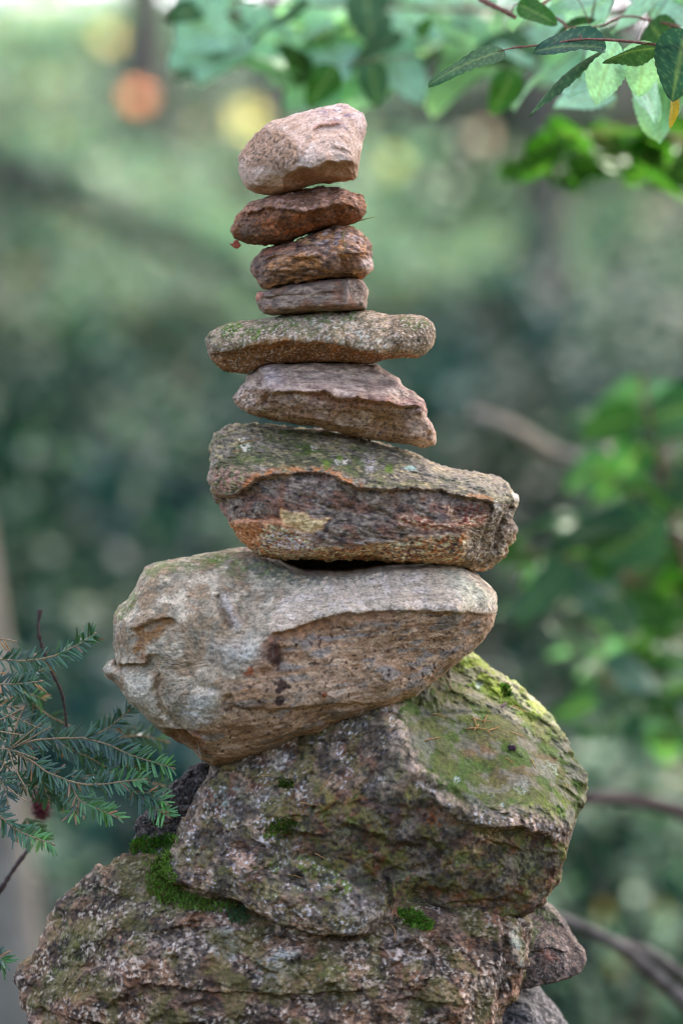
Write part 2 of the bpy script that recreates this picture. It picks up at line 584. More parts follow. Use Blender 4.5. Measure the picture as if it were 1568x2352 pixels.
build_stone('top_stone',
    [(850,40),(905,50),(960,75),(995,105),(1005,165),(1000,225),(985,290),(970,370),(955,440),(957,475),(930,490),(830,495),
     (760,505),(690,512),(610,535),(540,558),(450,566),(370,558),(325,540),(300,505),(285,470),(265,420),(270,350),(290,305),
     (330,250),(400,180),(470,135),(560,105),(700,68),(790,50)],
    [(320,300,20),(400,200,10),(300,450,60),(420,500,105),(560,465,150),(610,390,160),(600,300,140),(520,220,70),(450,330,95),
     (700,200,95),(850,110,45),(960,130,50),(640,120,30),(720,300,140),(860,250,125),(930,350,135),(780,400,165),(935,400,150),
     (690,440,165),(860,450,120),(930,460,105),(640,500,110),(500,540,80),(980,250,70),(780,180,90)],
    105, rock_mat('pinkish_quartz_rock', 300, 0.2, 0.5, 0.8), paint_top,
    'pale pinkish tan angular stone at the very top of the stack', 'stone', Z1, R=30,
    rim=[(850,40,-40),(560,105,-30),(265,420,0),(450,566,0),(950,480,0),(1005,165,-20)],
    feats=[('step', [(560,478),(640,440),(690,450),(780,412),(880,405),(945,405)], 34, 5, 60, 1),
           ('step', [(690,290),(700,215),(740,185),(860,168)], 14, 6, 40),
           ('step', [(400,180),(520,220),(600,300),(612,400),(560,475)], -8, 6, 25)],
    nz=dict(low=5, chip=6, chips=46, fine=1.5, micro=0.6), seed=1, round_it=1)

# 2 rust slab ------------------------------------------------------------------------------
def paint_rust(c):
    col = full(c, (118, 84, 60))
    col = mix(col, lin(150, 106, 76), sm(0.4, 0.7, nz01(c, 30, 1)))
    low = below(c, [(235, 690), (340, 665), (500, 660), (620, 690), (760, 660), (870, 640), (1000, 640)], 8)
    col = mix(col, lin(112, 68, 38), low * 0.75)
    col = mix(col, lin(160, 92, 48), low * sm(0.5, 0.75, nz01(c, 28, 2, -10, 3)) * 0.8)
    col = mix(col, lin(66, 48, 38), sm(0.56, 0.72, nz01(c, 7, 3)) * 0.8)
    col = mix(col, lin(168, 130, 112), (1 - low) * sm(0.52, 0.72, nz01(c, 20, 4)) * 0.7)
    col = mix(col, lin(88, 74, 60), patch(c, [(220, 790), (300, 700), (420, 760), (520, 850), (300, 850)], 20) * 0.6)
    col = mix(col, lin(58, 46, 38), patch(c, [(600, 560), (850, 505), (890, 540), (700, 548)], 8) * 0.7)
    col = col * 1.30
    col = col * 1.15 * np.array([1.03, 1.0, 0.95])
    return col
build_stone('flat_stone',
    [(800,508),(850,520),(900,540),(940,550),(985,570),(1000,600),(1003,660),(985,695),(930,728),(820,752),(700,778),(640,800),
     (560,835),(490,850),(380,852),(300,840),(250,820),(228,780),(235,745),(255,690),(290,655),(330,620),(390,590),(480,570),
     (560,545),(640,530),(720,512)],
    [(300,690,40),(260,760,45),(420,640,70),(560,600,65),(700,575,60),(850,565,62),(960,600,50),(380,740,85),(520,690,130),
     (620,700,140),(760,670,140),(870,640,130),(960,660,80),(420,810,75),(560,790,85),(700,740,90),(850,710,80),(640,560,20),(800,530,5)],
    105, rock_mat('rusty_schist', 280, 0.36, 0.8, 0.85), paint_rust,
    'rust brown flat stone tilted down to the left, second from the top', 'stone', Z1, R=20,
    rim=[(800,508,-60),(560,545,-40),(240,780,0),(560,835,0),(990,640,-10),(880,740,0)],
    feats=[('step', [(290,690),(420,655),(520,660),(640,690),(780,655),(880,640),(960,665)], 20, 6, 55),
           ('step', [(330,640),(390,590),(480,575),(640,545),(800,540),(880,560)], 8, 4, 14)],
    nz=dict(low=6, lows=40, chip=6, chips=26, fine=3.2, fines=7, micro=1.2, str=1.5, ang=-10), seed=2, round_it=1)

# 3 ridged stone ---------------------------------------------------------------------------
def paint_ridged(c):
    col = full(c, (130, 98, 76))
    col = mix(col, lin(170, 128, 94), sm(0.45, 0.7, nz01(c, 18, 1, 5, 3)))
    col = mix(col, lin(178, 122, 74), sm(0.5, 0.72, nz01(c, 34, 2, -8, 2)) * 0.8)
    col = mix(col, lin(176, 152, 140), sm(0.55, 0.75, nz01(c, 14, 3)) * patch(c, [(640, 820), (800, 760), (990, 800), (1000, 920), (700, 930)], 25))
    col = mix(col, lin(206, 160, 104), spots(c, [(630, 835, 12), (660, 850, 9)], 9) * 0.8)
    col = mix(col, lin(126, 70, 52), line(c, [(420, 905), (520, 880), (640, 860)], 10) * 0.7)
    col = mix(col, lin(70, 54, 46), sm(0.55, 0.7, nz01(c, 9, 4, 5, 3)) * 0.75)
    col = mix(col, lin(80, 66, 58), patch(c, [(330, 980), (400, 880), (440, 960), (420, 1110)], 10) * 0.55)
    col = mix(col, lin(196, 172, 156), spots(c, [(1005, 985, 14), (1030, 960, 8)], 9) * 0.6)
    col = mix(col, lin(120, 78, 44), below(c, [(860, 960), (900, 935), (980, 940)], 4) * patch(c, [(850, 930), (985, 930), (970, 1000), (860, 1010)], 8) * 0.7)
    col = col * 1.20
    col = col * 1.15 * np.array([1.03, 1.0, 0.95])
    return col
build_stone('ridged_stone',
    [(875,740),(930,755),(970,785),(1010,820),(1030,865),(1035,930),(1042,985),(1020,1015),(985,1045),(900,1042),(820,1050),
     (720,1065),(560,1085),(480,1105),(420,1112),(395,1085),(375,1040),(345,1005),(333,975),(350,950),(385,920),(400,880),
     (440,865),(520,850),(580,835),(640,808),(700,785),(760,765),(820,745)],
    [(360,975,25),(410,900,35),(420,1020,70),(500,900,60),(560,950,120),(520,1020,110),(640,860,70),(760,800,60),(880,790,62),
     (960,820,55),(700,930,130),(820,900,120),(900,900,125),(980,900,90),(640,1020,100),(760,1010,110),(880,1000,95),(980,990,110),
     (1020,900,50),(430,1080,60),(560,1060,75)],
    105, rock_mat('ridged_rust_rock', 300, 0.36, 0.8, 0.8, 5, 2.0), paint_ridged,
    'rust and tan ridged stone with a dry needle on its face, third from the top', 'stone', Z1, R=20,
    rim=[(850,740,-50),(520,850,-40),(340,975,0),(560,1085,0),(1035,950,0),(990,800,-30)],
    feats=[('groove', [(690,790),(700,850),(690,910)], 12, 5), ('groove', [(800,760),(830,830),(815,900)], 7, 5),
           ('step', [(985,760),(1000,840),(990,900)], 10, 4, 20),
           ('step', [(840,935),(900,925),(990,915),(1030,920)], 22, 5, 30),
           ('step', [(430,1015),(560,1020),(700,1005),(820,1020),(960,1020)], 12, 4, 20),
           ('step', [(420,935),(520,925),(640,945),(760,930)], 12, 5, 25)],
    nz=dict(low=6, lows=40, chip=8, chips=30, fine=3, fines=8, micro=1.0, str=4, ang=-6, strs=9), seed=3, round_it=1)

# 4 small grey slab ------------------------------------------------------------------------
def paint_slab(c):
    col = full(c, (124, 106, 94))
    col = mix(col, lin(150, 132, 118), sm(0.45, 0.7, nz01(c, 14, 1, -5, 4)))
    col = mix(col, lin(84, 70, 62), sm(0.5, 0.7, nz01(c, 10, 2, -5, 4)) * 0.8)
    col = mix(col, lin(120, 82, 62), sm(0.5, 0.7, nz01(c, 40, 3)) * 0.6)
    col = mix(col, lin(160, 92, 70), spots(c, [(385, 1150, 12)], 12) * 0.6)
    col = mix(col, lin(178, 160, 146), line(c, [(895, 1060), (890, 1120), (885, 1190)], 6) * 0.5)
    col = col * 1.35
    col = col * 1.12 * np.array([1.03, 1.0, 0.95])
    col = col * np.array([1.06, 1.0, 0.88])
    return col
build_stone('small_slab',
    [(370,1155),(385,1128),(430,1118),(560,1090),(700,1068),(800,1055),(900,1046),(960,1055),(990,1070),(1012,1110),(1015,1150),
     (1005,1190),(1000,1225),(900,1240),(700,1245),(600,1250),(480,1258),(420,1252),(390,1225),(378,1195)],
    [(400,1150,40),(420,1220,45),(520,1130,75),(520,1220,80),(700,1100,80),(700,1210,92),(880,1080,78),(890,1190,92),(960,1100,55),
     (960,1190,55)],
    95, rock_mat('grey_brown_schist', 320, 0.26, 0.7, 0.82, -6, 1.8), paint_slab,
    'small grey brown slab between the ridged stone and the long mossy stone', 'stone', Z1, R=14,
    rim=[(370,1155,0),(560,1090,-10),(900,1046,-10),(1010,1150,-10),(700,1245,0)],
    feats=[('step', [(910,1050),(895,1120),(890,1200)], 16, 4, 30, 1), ('step', [(400,1170),(520,1150),(700,1150),(880,1130)], 5, 4, 30)],
    nz=dict(low=4, chip=4, chips=30, fine=1.8, str=2.0, ang=-6, strs=8), seed=4, round_it=2)

# 5 long mossy stone -----------------------------------------------------------------------
LIP5 = [(95,385),(230,375),(330,352),(450,335),(600,325),(720,330),(820,342),(960,378),(1120,402),(1300,400)]
def paint_long(c):
    col = full(c, (146, 122, 92))
    col = mix(col, lin(178, 152, 122), sm(0.45, 0.7, nz01(c, 34, 1)))
    col = mix(col, lin(116, 104, 76), sm(0.45, 0.7, nz01(c, 22, 2)) * 0.8)
    col = mix(col, lin(168, 168, 148), sm(0.56, 0.76, nz01(c, 18, 3)) * patch(c, [(560, 200), (1000, 160), (1130, 360), (740, 320)], 40) * 0.8)
    lowm = below(c, LIP5, 7)
    col = mix(col, lin(128, 80, 36), lowm * 0.85)
    col = mix(col, lin(178, 112, 48), line(c, [(330,355),(450,337),(600,328),(760,338),(960,385),(1120,408)], 8) * sm(0.35, 0.6, nz01(c, 30, 4)) * 0.7)
    moss = patch(c, [(95, 290), (180, 205), (340, 200), (460, 170), (640, 140), (900, 110), (980, 160), (860, 240), (600, 290), (420, 300), (200, 330)], 30)
    mm = moss * sm(0.42, 0.66, nz01(c, 20, 5)) * (1 - lowm)
    col = mix(col, lin(86, 96, 38), mm * 0.9)
    bright = spots(c, [(240, 230, 22), (375, 265, 13), (370, 295, 9), (680, 170, 14), (1235, 210, 20), (1265, 235, 11), (1320, 225, 15), (930, 165, 12), (180, 270, 12)], 10)
    col = mix(col, lin(84, 118, 26), bright * sm(0.4, 0.6, nz01(c, 9, 6)) * 0.95)
    col = mix(col, lin(78, 64, 46), sm(0.57, 0.72, nz01(c, 8, 7)) * 0.7)
    col = mix(col, lin(100, 82, 62), patch(c, [(1150, 180), (1220, 170), (1400, 250), (1330, 380), (1180, 330)], 25) * 0.55)
    col = mix(col, lin(214, 196, 176), sm(0.68, 0.78, nz01(c, 6, 8, octv=2)) * 0.5)
    col = col * 1.05
    col = col * 1.15 * np.array([1.03, 1.0, 0.95])
    return col
build_stone('long_stone',
    [(85,310),(105,270),(160,225),(240,195),(350,188),(450,172),(540,150),(680,128),(820,118),(950,120),(1050,138),(1130,158),
     (1200,162),(1270,156),(1340,170),(1385,200),(1405,250),(1400,300),(1380,350),(1340,385),(1290,405),(1200,408),(1120,415),
     (1050,440),(900,435),(700,435),(560,440),(430,455),(340,490),(300,498),(200,480),(150,450),(110,405),(92,360)],
    [(130,300,30),(150,400,45),(240,240,55),(260,340,105),(260,440,60),(420,220,65),(430,320,130),(430,400,80),(640,170,45),
     (620,250,115),(620,325,150),(640,390,85),(850,160,45),(830,250,120),(820,330,155),(860,400,80),(1050,190,60),(1030,290,125),
     (1010,375,140),(1200,210,70),(1200,300,115),(1180,380,105),(1330,230,55),(1330,330,65)],
    120, rock_mat('mossy_sandstone', 290, 0.34, 0.7, 0.88), paint_long,
    'long flat stone with green moss and an orange brown underside, in mid stack', 'stone', Z2, R=26,
    rim=[(150,230,-30),(680,128,-60),(1130,158,-50),(1400,250,-10),(85,310,0),(300,498,0),(700,435,0),(1200,408,0)],
    feats=[('step', LIP5, 26, 7, 60), ('step', [(1165,170),(1150,260),(1170,340)], 8, 8, 30)],
    nz=dict(low=6, lows=60, chip=4, chips=40, fine=2.6, fines=8, micro=1.0), seed=5, round_it=4)

# 6 pinkish grey slab ----------------------------------------------------------------------
LIP6 = [(420,600),(520,612),(640,615),(760,605),(830,640),(880,660),(950,640),(1080,665),(1200,690),(1345,695)]
def paint_pink(c):
    col = full(c, (160, 136, 122))
    col = mix(col, lin(190, 168, 152), sm(0.42, 0.7, nz01(c, 22, 1, 9, 4)))
    col = mix(col, lin(120, 98, 88), sm(0.5, 0.72, nz01(c, 12, 2, 9, 4)) * 0.7)
    lowm = below(c, LIP6, 7)
    col = mix(col, lin(134, 98, 68), lowm * 0.7 * sm(0.3, 0.6, nz01(c, 60, 3)))
    col = mix(col, lin(152, 98, 92), line(c, [(700, 640), (900, 680), (1080, 670), (1340, 690)], 14) * 0.55 * nz01(c, 14, 4, 9, 4) * 1.5)
    col = mix(col, lin(140, 108, 66), patch(c, [(800, 700), (1150, 680), (1240, 760), (1180, 860), (900, 800)], 40) * 0.6)
    col = mix(col, lin(182, 168, 170), patch(c, [(400, 470), (500, 460), (520, 560), (420, 560)], 20) * 0.6)
    col = mix(col, lin(200, 178, 160), patch(c, [(235, 635), (320, 580), (380, 650), (300, 720)], 12) * sm(0.4, 0.6, nz01(c, 8, 5)))
    col = mix(col, lin(76, 60, 50), sm(0.6, 0.74, nz01(c, 7, 6)) * (0.35 + 0.5 * lowm))
    col = mix(col, lin(190, 160, 140), patch(c, [(1230, 740), (1345, 740), (1400, 840), (1390, 910), (1250, 880)], 15) * sm(0.4, 0.65, nz01(c, 16, 7)) * 0.8)
    col = col * 1.12
    col = col * 1.20 * np.array([1.03, 1.0, 0.95])
    col = col * np.array([1.06, 1.0, 0.88])
    return col
build_stone('tilted_slab',
    [(235,635),(270,590),(305,545),(320,500),(370,480),(390,450),(450,437),(560,438),(700,425),(850,430),(1000,440),(1060,450),
     (1110,480),(1160,505),(1200,530),(1208,565),(1260,595),(1310,635),(1345,670),(1352,750),(1385,800),(1403,840),(1395,900),
     (1360,917),(1280,910),(1150,890),(1020,870),(880,840),(720,800),(600,785),(520,770),(440,755),(380,745),(320,725),(270,695),(245,665)],
    [(270,630,30),(310,690,40),(350,560,40),(370,640,70),(420,500,70),(440,590,120),(420,690,85),(560,480,50),(600,560,110),
     (620,612,150),(560,700,110),(760,470,45),(780,560,105),(780,610,150),(720,720,110),(950,480,30),(960,580,95),(950,645,150),
     (900,740,95),(1100,560,60),(1120,665,145),(1080,770,85),(1250,640,80),(1300,690,120),(1240,790,90),(1300,850,85),(1370,860,50),(1150,850,60),
     (500,745,60)],
    115, rock_mat('pinkish_gneiss', 310, 0.26, 0.7, 0.8, 9, 1.7), paint_pink,
    'pinkish grey slab sloping down to the right, under the long mossy stone', 'stone', Z2, R=18,
    rim=[(450,437,-30),(850,430,-70),(1100,480,-60),(1340,670,-10),(1400,860,0),(700,800,0),(240,640,0)],
    feats=[('step', LIP6, 24, 6, 55), ('groove', [(375,470),(395,560),(440,615),(430,690)], 20, 7),
           ('step', [(800,790),(840,720),(940,690),(1100,720),(1220,740)], 12, 7, 40),
           ('step', [(1345,700),(1250,740),(1230,800),(1260,860)], 10, 5, 24),
           ('groove', [(1360,830),(1345,870),(1370,910)], 10, 4)],
    nz=dict(low=5, lows=60, chip=6, chips=34, fine=2.4, fines=8, micro=0.9, str=3, ang=9, strs=8), seed=6, round_it=1)

# 7 dark layered boulder -------------------------------------------------------------------
LIP7 = [(70,375),(180,378),(245,345),(290,300),(400,285),(520,272),(620,290),(700,325),(740,348),(820,352),(950,348),(1100,352),
        (1180,380),(1250,388),(1330,405)]
def paint_layered(c):
    col = full(c, (134, 120, 102))
    col = mix(col, lin(160, 146, 128), sm(0.5, 0.72, nz01(c, 12, 1, 14, 2)) * 0.8)
    low = below(c, LIP7, 5)
    # upper face
    topf = 1 - low
    col = mix(col, lin(100, 98, 62), topf * sm(0.4, 0.62, nz01(c, 50, 2, 14, 2)) * 0.85)
    col = mix(col, lin(170, 152, 112), topf * sm(0.56, 0.72, nz01(c, 16, 3, 14, 2)) * 0.85)
    col = mix(col, lin(86, 104, 38), topf * sm(0.55, 0.72, nz01(c, 26, 4, 14, 2)) * patch(c, [(90, 180), (300, 80), (560, 120), (900, 230), (860, 290), (500, 250), (200, 240)], 40) * 0.8)
    col = mix(col, lin(74, 70, 58), topf * sm(0.55, 0.7, nz01(c, 8, 5, 14, 2)) * 0.75)
    col = mix(col, lin(206, 190, 184), topf * patch(c, [(765, 210), (805, 200), (815, 260), (780, 290)], 8) * sm(0.35, 0.6, nz01(c, 7, 6)))
    col = mix(col, lin(208, 196, 176), topf * spots(c, [(240, 165, 13), (222, 140, 8), (650, 235, 9), (675, 232, 8), (545, 165, 8)], 8) * sm(0.35, 0.6, nz01(c, 6, 16)))
    col = mix(col, lin(112, 132, 44), topf * spots(c, [(870, 262, 11), (655, 215, 8), (600, 250, 10)], 8) * 0.8)
    col = mix(col, lin(150, 186, 178), patch(c, [(935, 262), (960, 250), (995, 268), (960, 276)], 4) * 0.85)
    col = mix(col, lin(160, 150, 136), topf * patch(c, [(1000, 250), (1250, 275), (1420, 350), (1380, 400), (1100, 320)], 30) * 0.55)
    col = mix(col, lin(176, 132, 116), patch(c, [(78, 280), (180, 250), (285, 290), (240, 350), (110, 380)], 14) * sm(0.35, 0.6, nz01(c, 12, 7)) * 0.85)
    # lip edge
    edge = line(c, [(p[0], p[1] - 7) for p in LIP7[2:9]], 8)
    col = mix(col, lin(196, 122, 66), edge * sm(0.3, 0.55, nz01(c, 18, 8)) * 0.9)
    col = mix(col, lin(170, 112, 60), line(c, [(1220, 380), (1290, 385), (1320, 398)], 5) * 0.7)
    # dark middle
    midm = low * (1 - below(c, [(150, 495), (300, 490), (420, 500), (560, 600), (700, 610), (860, 590), (960, 560), (1220, 545)], 8))
    col = mix(col, lin(130, 112, 100), midm * 0.9)
    col = mix(col, lin(160, 144, 130), midm * sm(0.44, 0.64, nz01(c, 10, 9, 14, 2)) * 0.8)
    col = mix(col, lin(136, 98, 82), midm * sm(0.5, 0.7, nz01(c, 34, 10, 14, 2)) * 0.8)
    col = mix(col, lin(66, 58, 58), midm * sm(0.54, 0.7, nz01(c, 11, 11, 14, 2)) * 0.75)
    col = mix(col, lin(132, 84, 60), line(c, [(408, 330), (402, 400), (395, 440)], 7) * midm * 0.6)
    # crystalline base band
    base = low - midm
    base = np.clip(base, 0, 1)
    col = mix(col, lin(192, 154, 112), base * 0.9)
    col = mix(col, lin(232, 212, 176), base * sm(0.46, 0.62, nz01(c, 11, 12)) * 0.9)
    col = mix(col, lin(192, 116, 62), base * sm(0.54, 0.72, nz01(c, 17, 13)) * 0.8)
    col = mix(col, lin(96, 48, 40), base * sm(0.57, 0.7, nz01(c, 9, 14)) * 0.8)
    col = mix(col, lin(60, 54, 54), base * sm(0.6, 0.74, nz01(c, 11, 15)) * 0.7)
    col = mix(col, lin(212, 200, 206), patch(c, [(330, 570), (420, 540), (540, 590), (540, 640), (360, 640)], 18) * sm(0.45, 0.6, nz01(c, 7, 17)) * 0.9)
    cry = patch(c, [(900, 470), (1000, 470), (1110, 510), (1200, 480), (1310, 470), (1320, 500), (1200, 525), (1050, 530), (920, 505)], 8)
    col = mix(col, lin(190, 128, 98), cry * 0.8)
    col = mix(col, lin(226, 196, 166), cry * sm(0.48, 0.62, nz01(c, 8, 18)))
    col = mix(col, lin(112, 56, 44), (cry * 0.7 + patch(c, [(1120, 420), (1290, 400), (1300, 470), (1190, 500)], 15) * 0.8) * sm(0.5, 0.64, nz01(c, 10, 19)))
    col = mix(col, lin(214, 176, 146), patch(c, [(1100, 420), (1130, 420), (1190, 500), (1150, 510)], 6) * sm(0.4, 0.6, nz01(c, 7, 20)))
    # peach band and tan star at the lower left
    col = mix(col, lin(206, 146, 110), patch(c, [(175, 492), (300, 480), (395, 485), (420, 510), (300, 510), (190, 505)], 4) * 0.95)
    col = mix(col, lin(186, 116, 66), patch(c, [(180, 505), (300, 515), (300, 600), (250, 610), (200, 540)], 10) * (0.5 + 0.5 * nz01(c, 14, 21)) * 0.9)
    col = mix(col, lin(234, 182, 136), patch(c, [(398, 432), (450, 452), (515, 458), (530, 478), (625, 478), (580, 508), (590, 520), (545, 545), (480, 535), (420, 505), (392, 475)], 4))
    # right end face
    endf = patch(c, [(1225, 535), (1330, 470), (1440, 390), (1440, 520), (1340, 700), (1200, 690), (1205, 600)], 8)
    col = mix(col, lin(128, 112, 94), endf * 0.8)
    col = mix(col, lin(74, 60, 46), endf * sm(0.5, 0.68, nz01(c, 12, 22)) * 0.8)
    col = mix(col, lin(186, 172, 152), endf * sm(0.58, 0.72, nz01(c, 8, 23)) * 0.8)
    col = mix(col, lin(216, 206, 196), spots(c, [(1440, 385, 14), (1340, 420, 11), (1350, 440, 9)], 9) * 0.8)
    col = col * 1.22 * np.array([1.03, 1.0, 0.95])
    col = col * np.array([1.06, 1.0, 0.88])
    return col
build_stone('layered_boulder',
    [(80,160),(100,105),(150,75),(240,62),(330,62),(450,75),(600,90),(720,112),(850,150),(950,180),(1050,225),(1120,252),(1200,270),
     (1290,280),(1360,300),(1400,330),(1425,365),(1448,385),(1440,420),(1425,450),(1420,490),(1435,530),(1425,580),(1400,620),
     (1370,660),(1330,700),(1270,715),(1200,690),(1150,680),(1080,675),(960,672),(880,668),(800,655),(740,662),(660,655),(620,662),
     (540,655),(430,658),(360,652),(310,640),(265,610),(220,570),(180,520),(160,480),(130,430),(105,385),(80,350),(78,290),(88,220)],
    [(120,150,20),(110,330,60),(150,400,50),(220,120,15),(250,230,90),(200,320,110),(290,290,140),(400,110,-10),(420,200,70),
     (410,275,150),(620,150,0),(620,230,95),(640,295,165),(800,190,20),(820,270,110),(820,345,170),(1000,250,40),(1000,310,110),
     (1000,350,165),(1150,290,50),(1180,340,110),(1200,385,140),(1320,330,50),(1330,400,95),(1410,390,20),
     (300,400,125),(500,400,135),(700,430,140),(900,430,135),(1100,440,130),(280,490,120),(400,490,140),(330,580,105),(500,560,135),
     (620,600,130),(800,590,135),(1000,560,140),(1000,630,110),(1200,500,135),(1190,600,115),(1280,580,30),(1330,620,5),(1400,530,-10),
     (1280,690,-10),(240,560,60),(420,635,75),(800,640,80)],
    150, rock_mat('dark_layered_rock', 300, 0.34, 0.8, 0.75, 14, 1.4, 0.35), paint_layered,
    'big dark layered boulder with rust streaks and a tan star shaped patch', 'stone', Z3, R=24,
    rim=[(240,62,-110),(600,90,-120),(950,180,-110),(1290,280,-80),(1440,390,-40),(80,290,0),(220,570,0),(620,660,0),(1080,675,0),(1330,700,-60)],
    feats=[('step', LIP7, 27, 8, 50, 1),
           ('step', [(180,492),(300,484),(400,490),(470,530)], -16, 5, 40),
           ('step', [(640,560),(760,575),(880,570),(960,550),(1210,540)], -12, 6, 40),
           ('step', [(860,470),(960,465),(1060,500),(1180,500),(1320,470)], -10, 6, 26),
           ('groove', [(700,430),(860,470),(1000,520),(1200,545)], 9, 6),
           ('groove', [(900,270),(1050,300),(1200,335),(1330,390)], 9, 5),
           ('groove', [(820,320),(960,320),(1120,335)], 7, 4),
           ('step', [(1215,535),(1205,600),(1200,680)], -6, 5, 20),
           ('groove', [(1420,410),(1380,470),(1345,540),(1340,640)], 24, 9),
           ('bump', 440, 600, 100, 40, 10, 14), ('bump', 330, 425, 120, 35, -14, 10)],
    nz=dict(low=6, lows=60, chip=9, chips=40, fine=3.0, fines=8, micro=1.3, str=5, ang=12, strs=10), seed=7, round_it=1)

# 8 big tan boulder ------------------------------------------------------------------------
LIP8 = [(655,385),(690,350),(760,335),(850,302),(950,280),(1100,272),(1300,276),(1470,285)]
def paint_tan(c):
    col = full(c, (170, 150, 122))
    col = mix(col, lin(202, 182, 152), sm(0.42, 0.66, nz01(c, 46, 1)))
    col = mix(col, lin(148, 118, 84), sm(0.46, 0.7, nz01(c, 60, 2)) * 0.75)
    col = mix(col, lin(124, 118, 98), sm(0.52, 0.72, nz01(c, 26, 3)) * 0.6)
    lowm = below(c, LIP8, 5) * patch(c, [(600, 330), (1500, 240), (1500, 330), (1330, 500), (1140, 610), (940, 690), (600, 810), (400, 850), (420, 700), (560, 560), (640, 420)], 30)
    col = mix(col, lin(174, 134, 98), lowm * 0.85)
    col = mix(col, lin(200, 164, 128), lowm * sm(0.48, 0.68, nz01(c, 16, 4, -6, 4)) * 0.8)
    col = mix(col, lin(138, 98, 64), lowm * sm(0.5, 0.72, nz01(c, 18, 5, -6, 4)) * 0.65)
    col = mix(col, lin(140, 130, 118), lowm * sm(0.56, 0.74, nz01(c, 22, 6, -6, 3.5)) * 0.8)
    col = mix(col, lin(140, 88, 46), line(c, [(p[0], p[1] + 16) for p in LIP8[:6]], 18) * below(c, LIP8, 4) * 0.65)
    col = mix(col, lin(196, 164, 132), patch(c, [(700, 520), (900, 480), (1150, 560), (1100, 610), (900, 620), (760, 600)], 35) * 0.6 * nz01(c, 16, 7, -6, 4) * 1.4)
    topb = (1 - lowm) * patch(c, [(720, 220), (900, 160), (1300, 120), (1500, 240), (1480, 290), (1100, 270), (850, 300), (680, 350)], 12)
    col = mix(col, lin(202, 178, 150), topb * 0.75)
    col = mix(col, lin(212, 190, 168), topb * sm(0.5, 0.7, nz01(c, 30, 8)) * 0.8)
    col = mix(col, lin(188, 186, 156), topb * patch(c, [(1280, 120), (1400, 120), (1500, 250), (1380, 270)], 25) * 0.7)
    # moss and lichen along the top
    top = patch(c, [(200, 160), (280, 100), (540, 55), (720, 95), (740, 165), (600, 170), (440, 130), (240, 170)], 14)
    col = mix(col, lin(120, 126, 78), top * sm(0.42, 0.64, nz01(c, 18, 9)) * 0.8)
    col = mix(col, lin(98, 122, 34), (patch(c, [(425, 100), (480, 78), (530, 88), (470, 120)], 8) * 1.0 + patch(c, [(225, 140), (300, 108), (300, 125), (240, 150)], 8) * .7 + patch(c, [(115, 290), (200, 200), (200, 260), (135, 320)], 8) * 0.7) * sm(0.35, 0.55, nz01(c, 8, 10)))
    col = mix(col, lin(96, 98, 82), patch(c, [(580, 80), (720, 95), (900, 150), (1100, 140), (1100, 160), (740, 190), (600, 150)], 14) * sm(0.38, 0.6, nz01(c, 12, 11)) * 0.85)
    col = mix(col, lin(58, 52, 42), patch(c, [(630,70),(712,50),(1000,60),(1290,80),(1276,117),(1130,127),(1000,143),(900,152),(795,156),(700,124)], 9) * 0.8)  # shade of the hollow under the layered boulder, painted in dark
    # ochre stains
    och = patch(c, [(190, 335), (300, 300), (345, 312), (300, 360), (240, 410), (235, 455), (180, 455), (200, 390)], 10) + patch(c, [(370, 255), (440, 240), (430, 275), (380, 285)], 16) * 0.6 \
        + patch(c, [(540, 520), (620, 480), (660, 540), (640, 600), (560, 560)], 25) * 0.5
    col = mix(col, lin(146, 96, 46), och * 0.85 * sm(0.25, 0.55, nz01(c, 26, 12)))
    col = mix(col, lin(128, 78, 34), patch(c, [(300, 710), (350, 690), (430, 700), (440, 760), (330, 760)], 10) * 0.8)
    col = mix(col, lin(192, 178, 166), patch(c, [(490, 225), (530, 215), (580, 330), (550, 340)], 9) * (0.4 + 0.6 * nz01(c, 9, 55)) * 0.8)
    col = mix(col, lin(200, 186, 160), (patch(c, [(150, 490), (250, 500), (300, 640), (230, 660), (165, 570)], 12) + patch(c, [(70, 490), (110, 458), (125, 490), (95, 510)], 4)) * 0.85)
    col = mix(col, lin(206, 200, 184), (patch(c, [(390, 590), (470, 560), (500, 640), (420, 680), (370, 640)], 25) + patch(c, [(480, 400), (620, 380), (660, 420), (600, 470), (520, 440)], 30)) * 0.6)
    # dark drip of sap
    drip = patch(c, [(680, 390), (700, 370), (712, 420), (730, 450), (712, 478), (690, 470), (670, 450)], 6) + spots(c, [(722, 535, 14), (708, 558, 8), (712, 590, 12), (745, 540, 7), (700, 530, 6)], 8) 
    col = mix(col, lin(50, 30, 24), drip * 0.92)
    col = mix(col, lin(96, 52, 32), patch(c, [(640, 400), (690, 360), (740, 430), (720, 500), (640, 470)], 25) * 0.5 * nz01(c, 12, 13) * 1.5)
    col = mix(col, lin(150, 76, 36), spots(c, [(612, 490, 9), (600, 497, 5), (870, 570, 7)], 7) * 0.9)
    # black specks
    col = mix(col, lin(104, 88, 72), sm(0.66, 0.78, nz01(c, 5.5, 14, octv=2)) * 0.6)
    col = mix(col, lin(70, 44, 30), sm(0.83, 0.9, nz01(c, 13, 15, octv=2)) * lowm * 0.8)
    col = col * 1.12 * np.array([1.03, 1.0, 0.95])
    return col
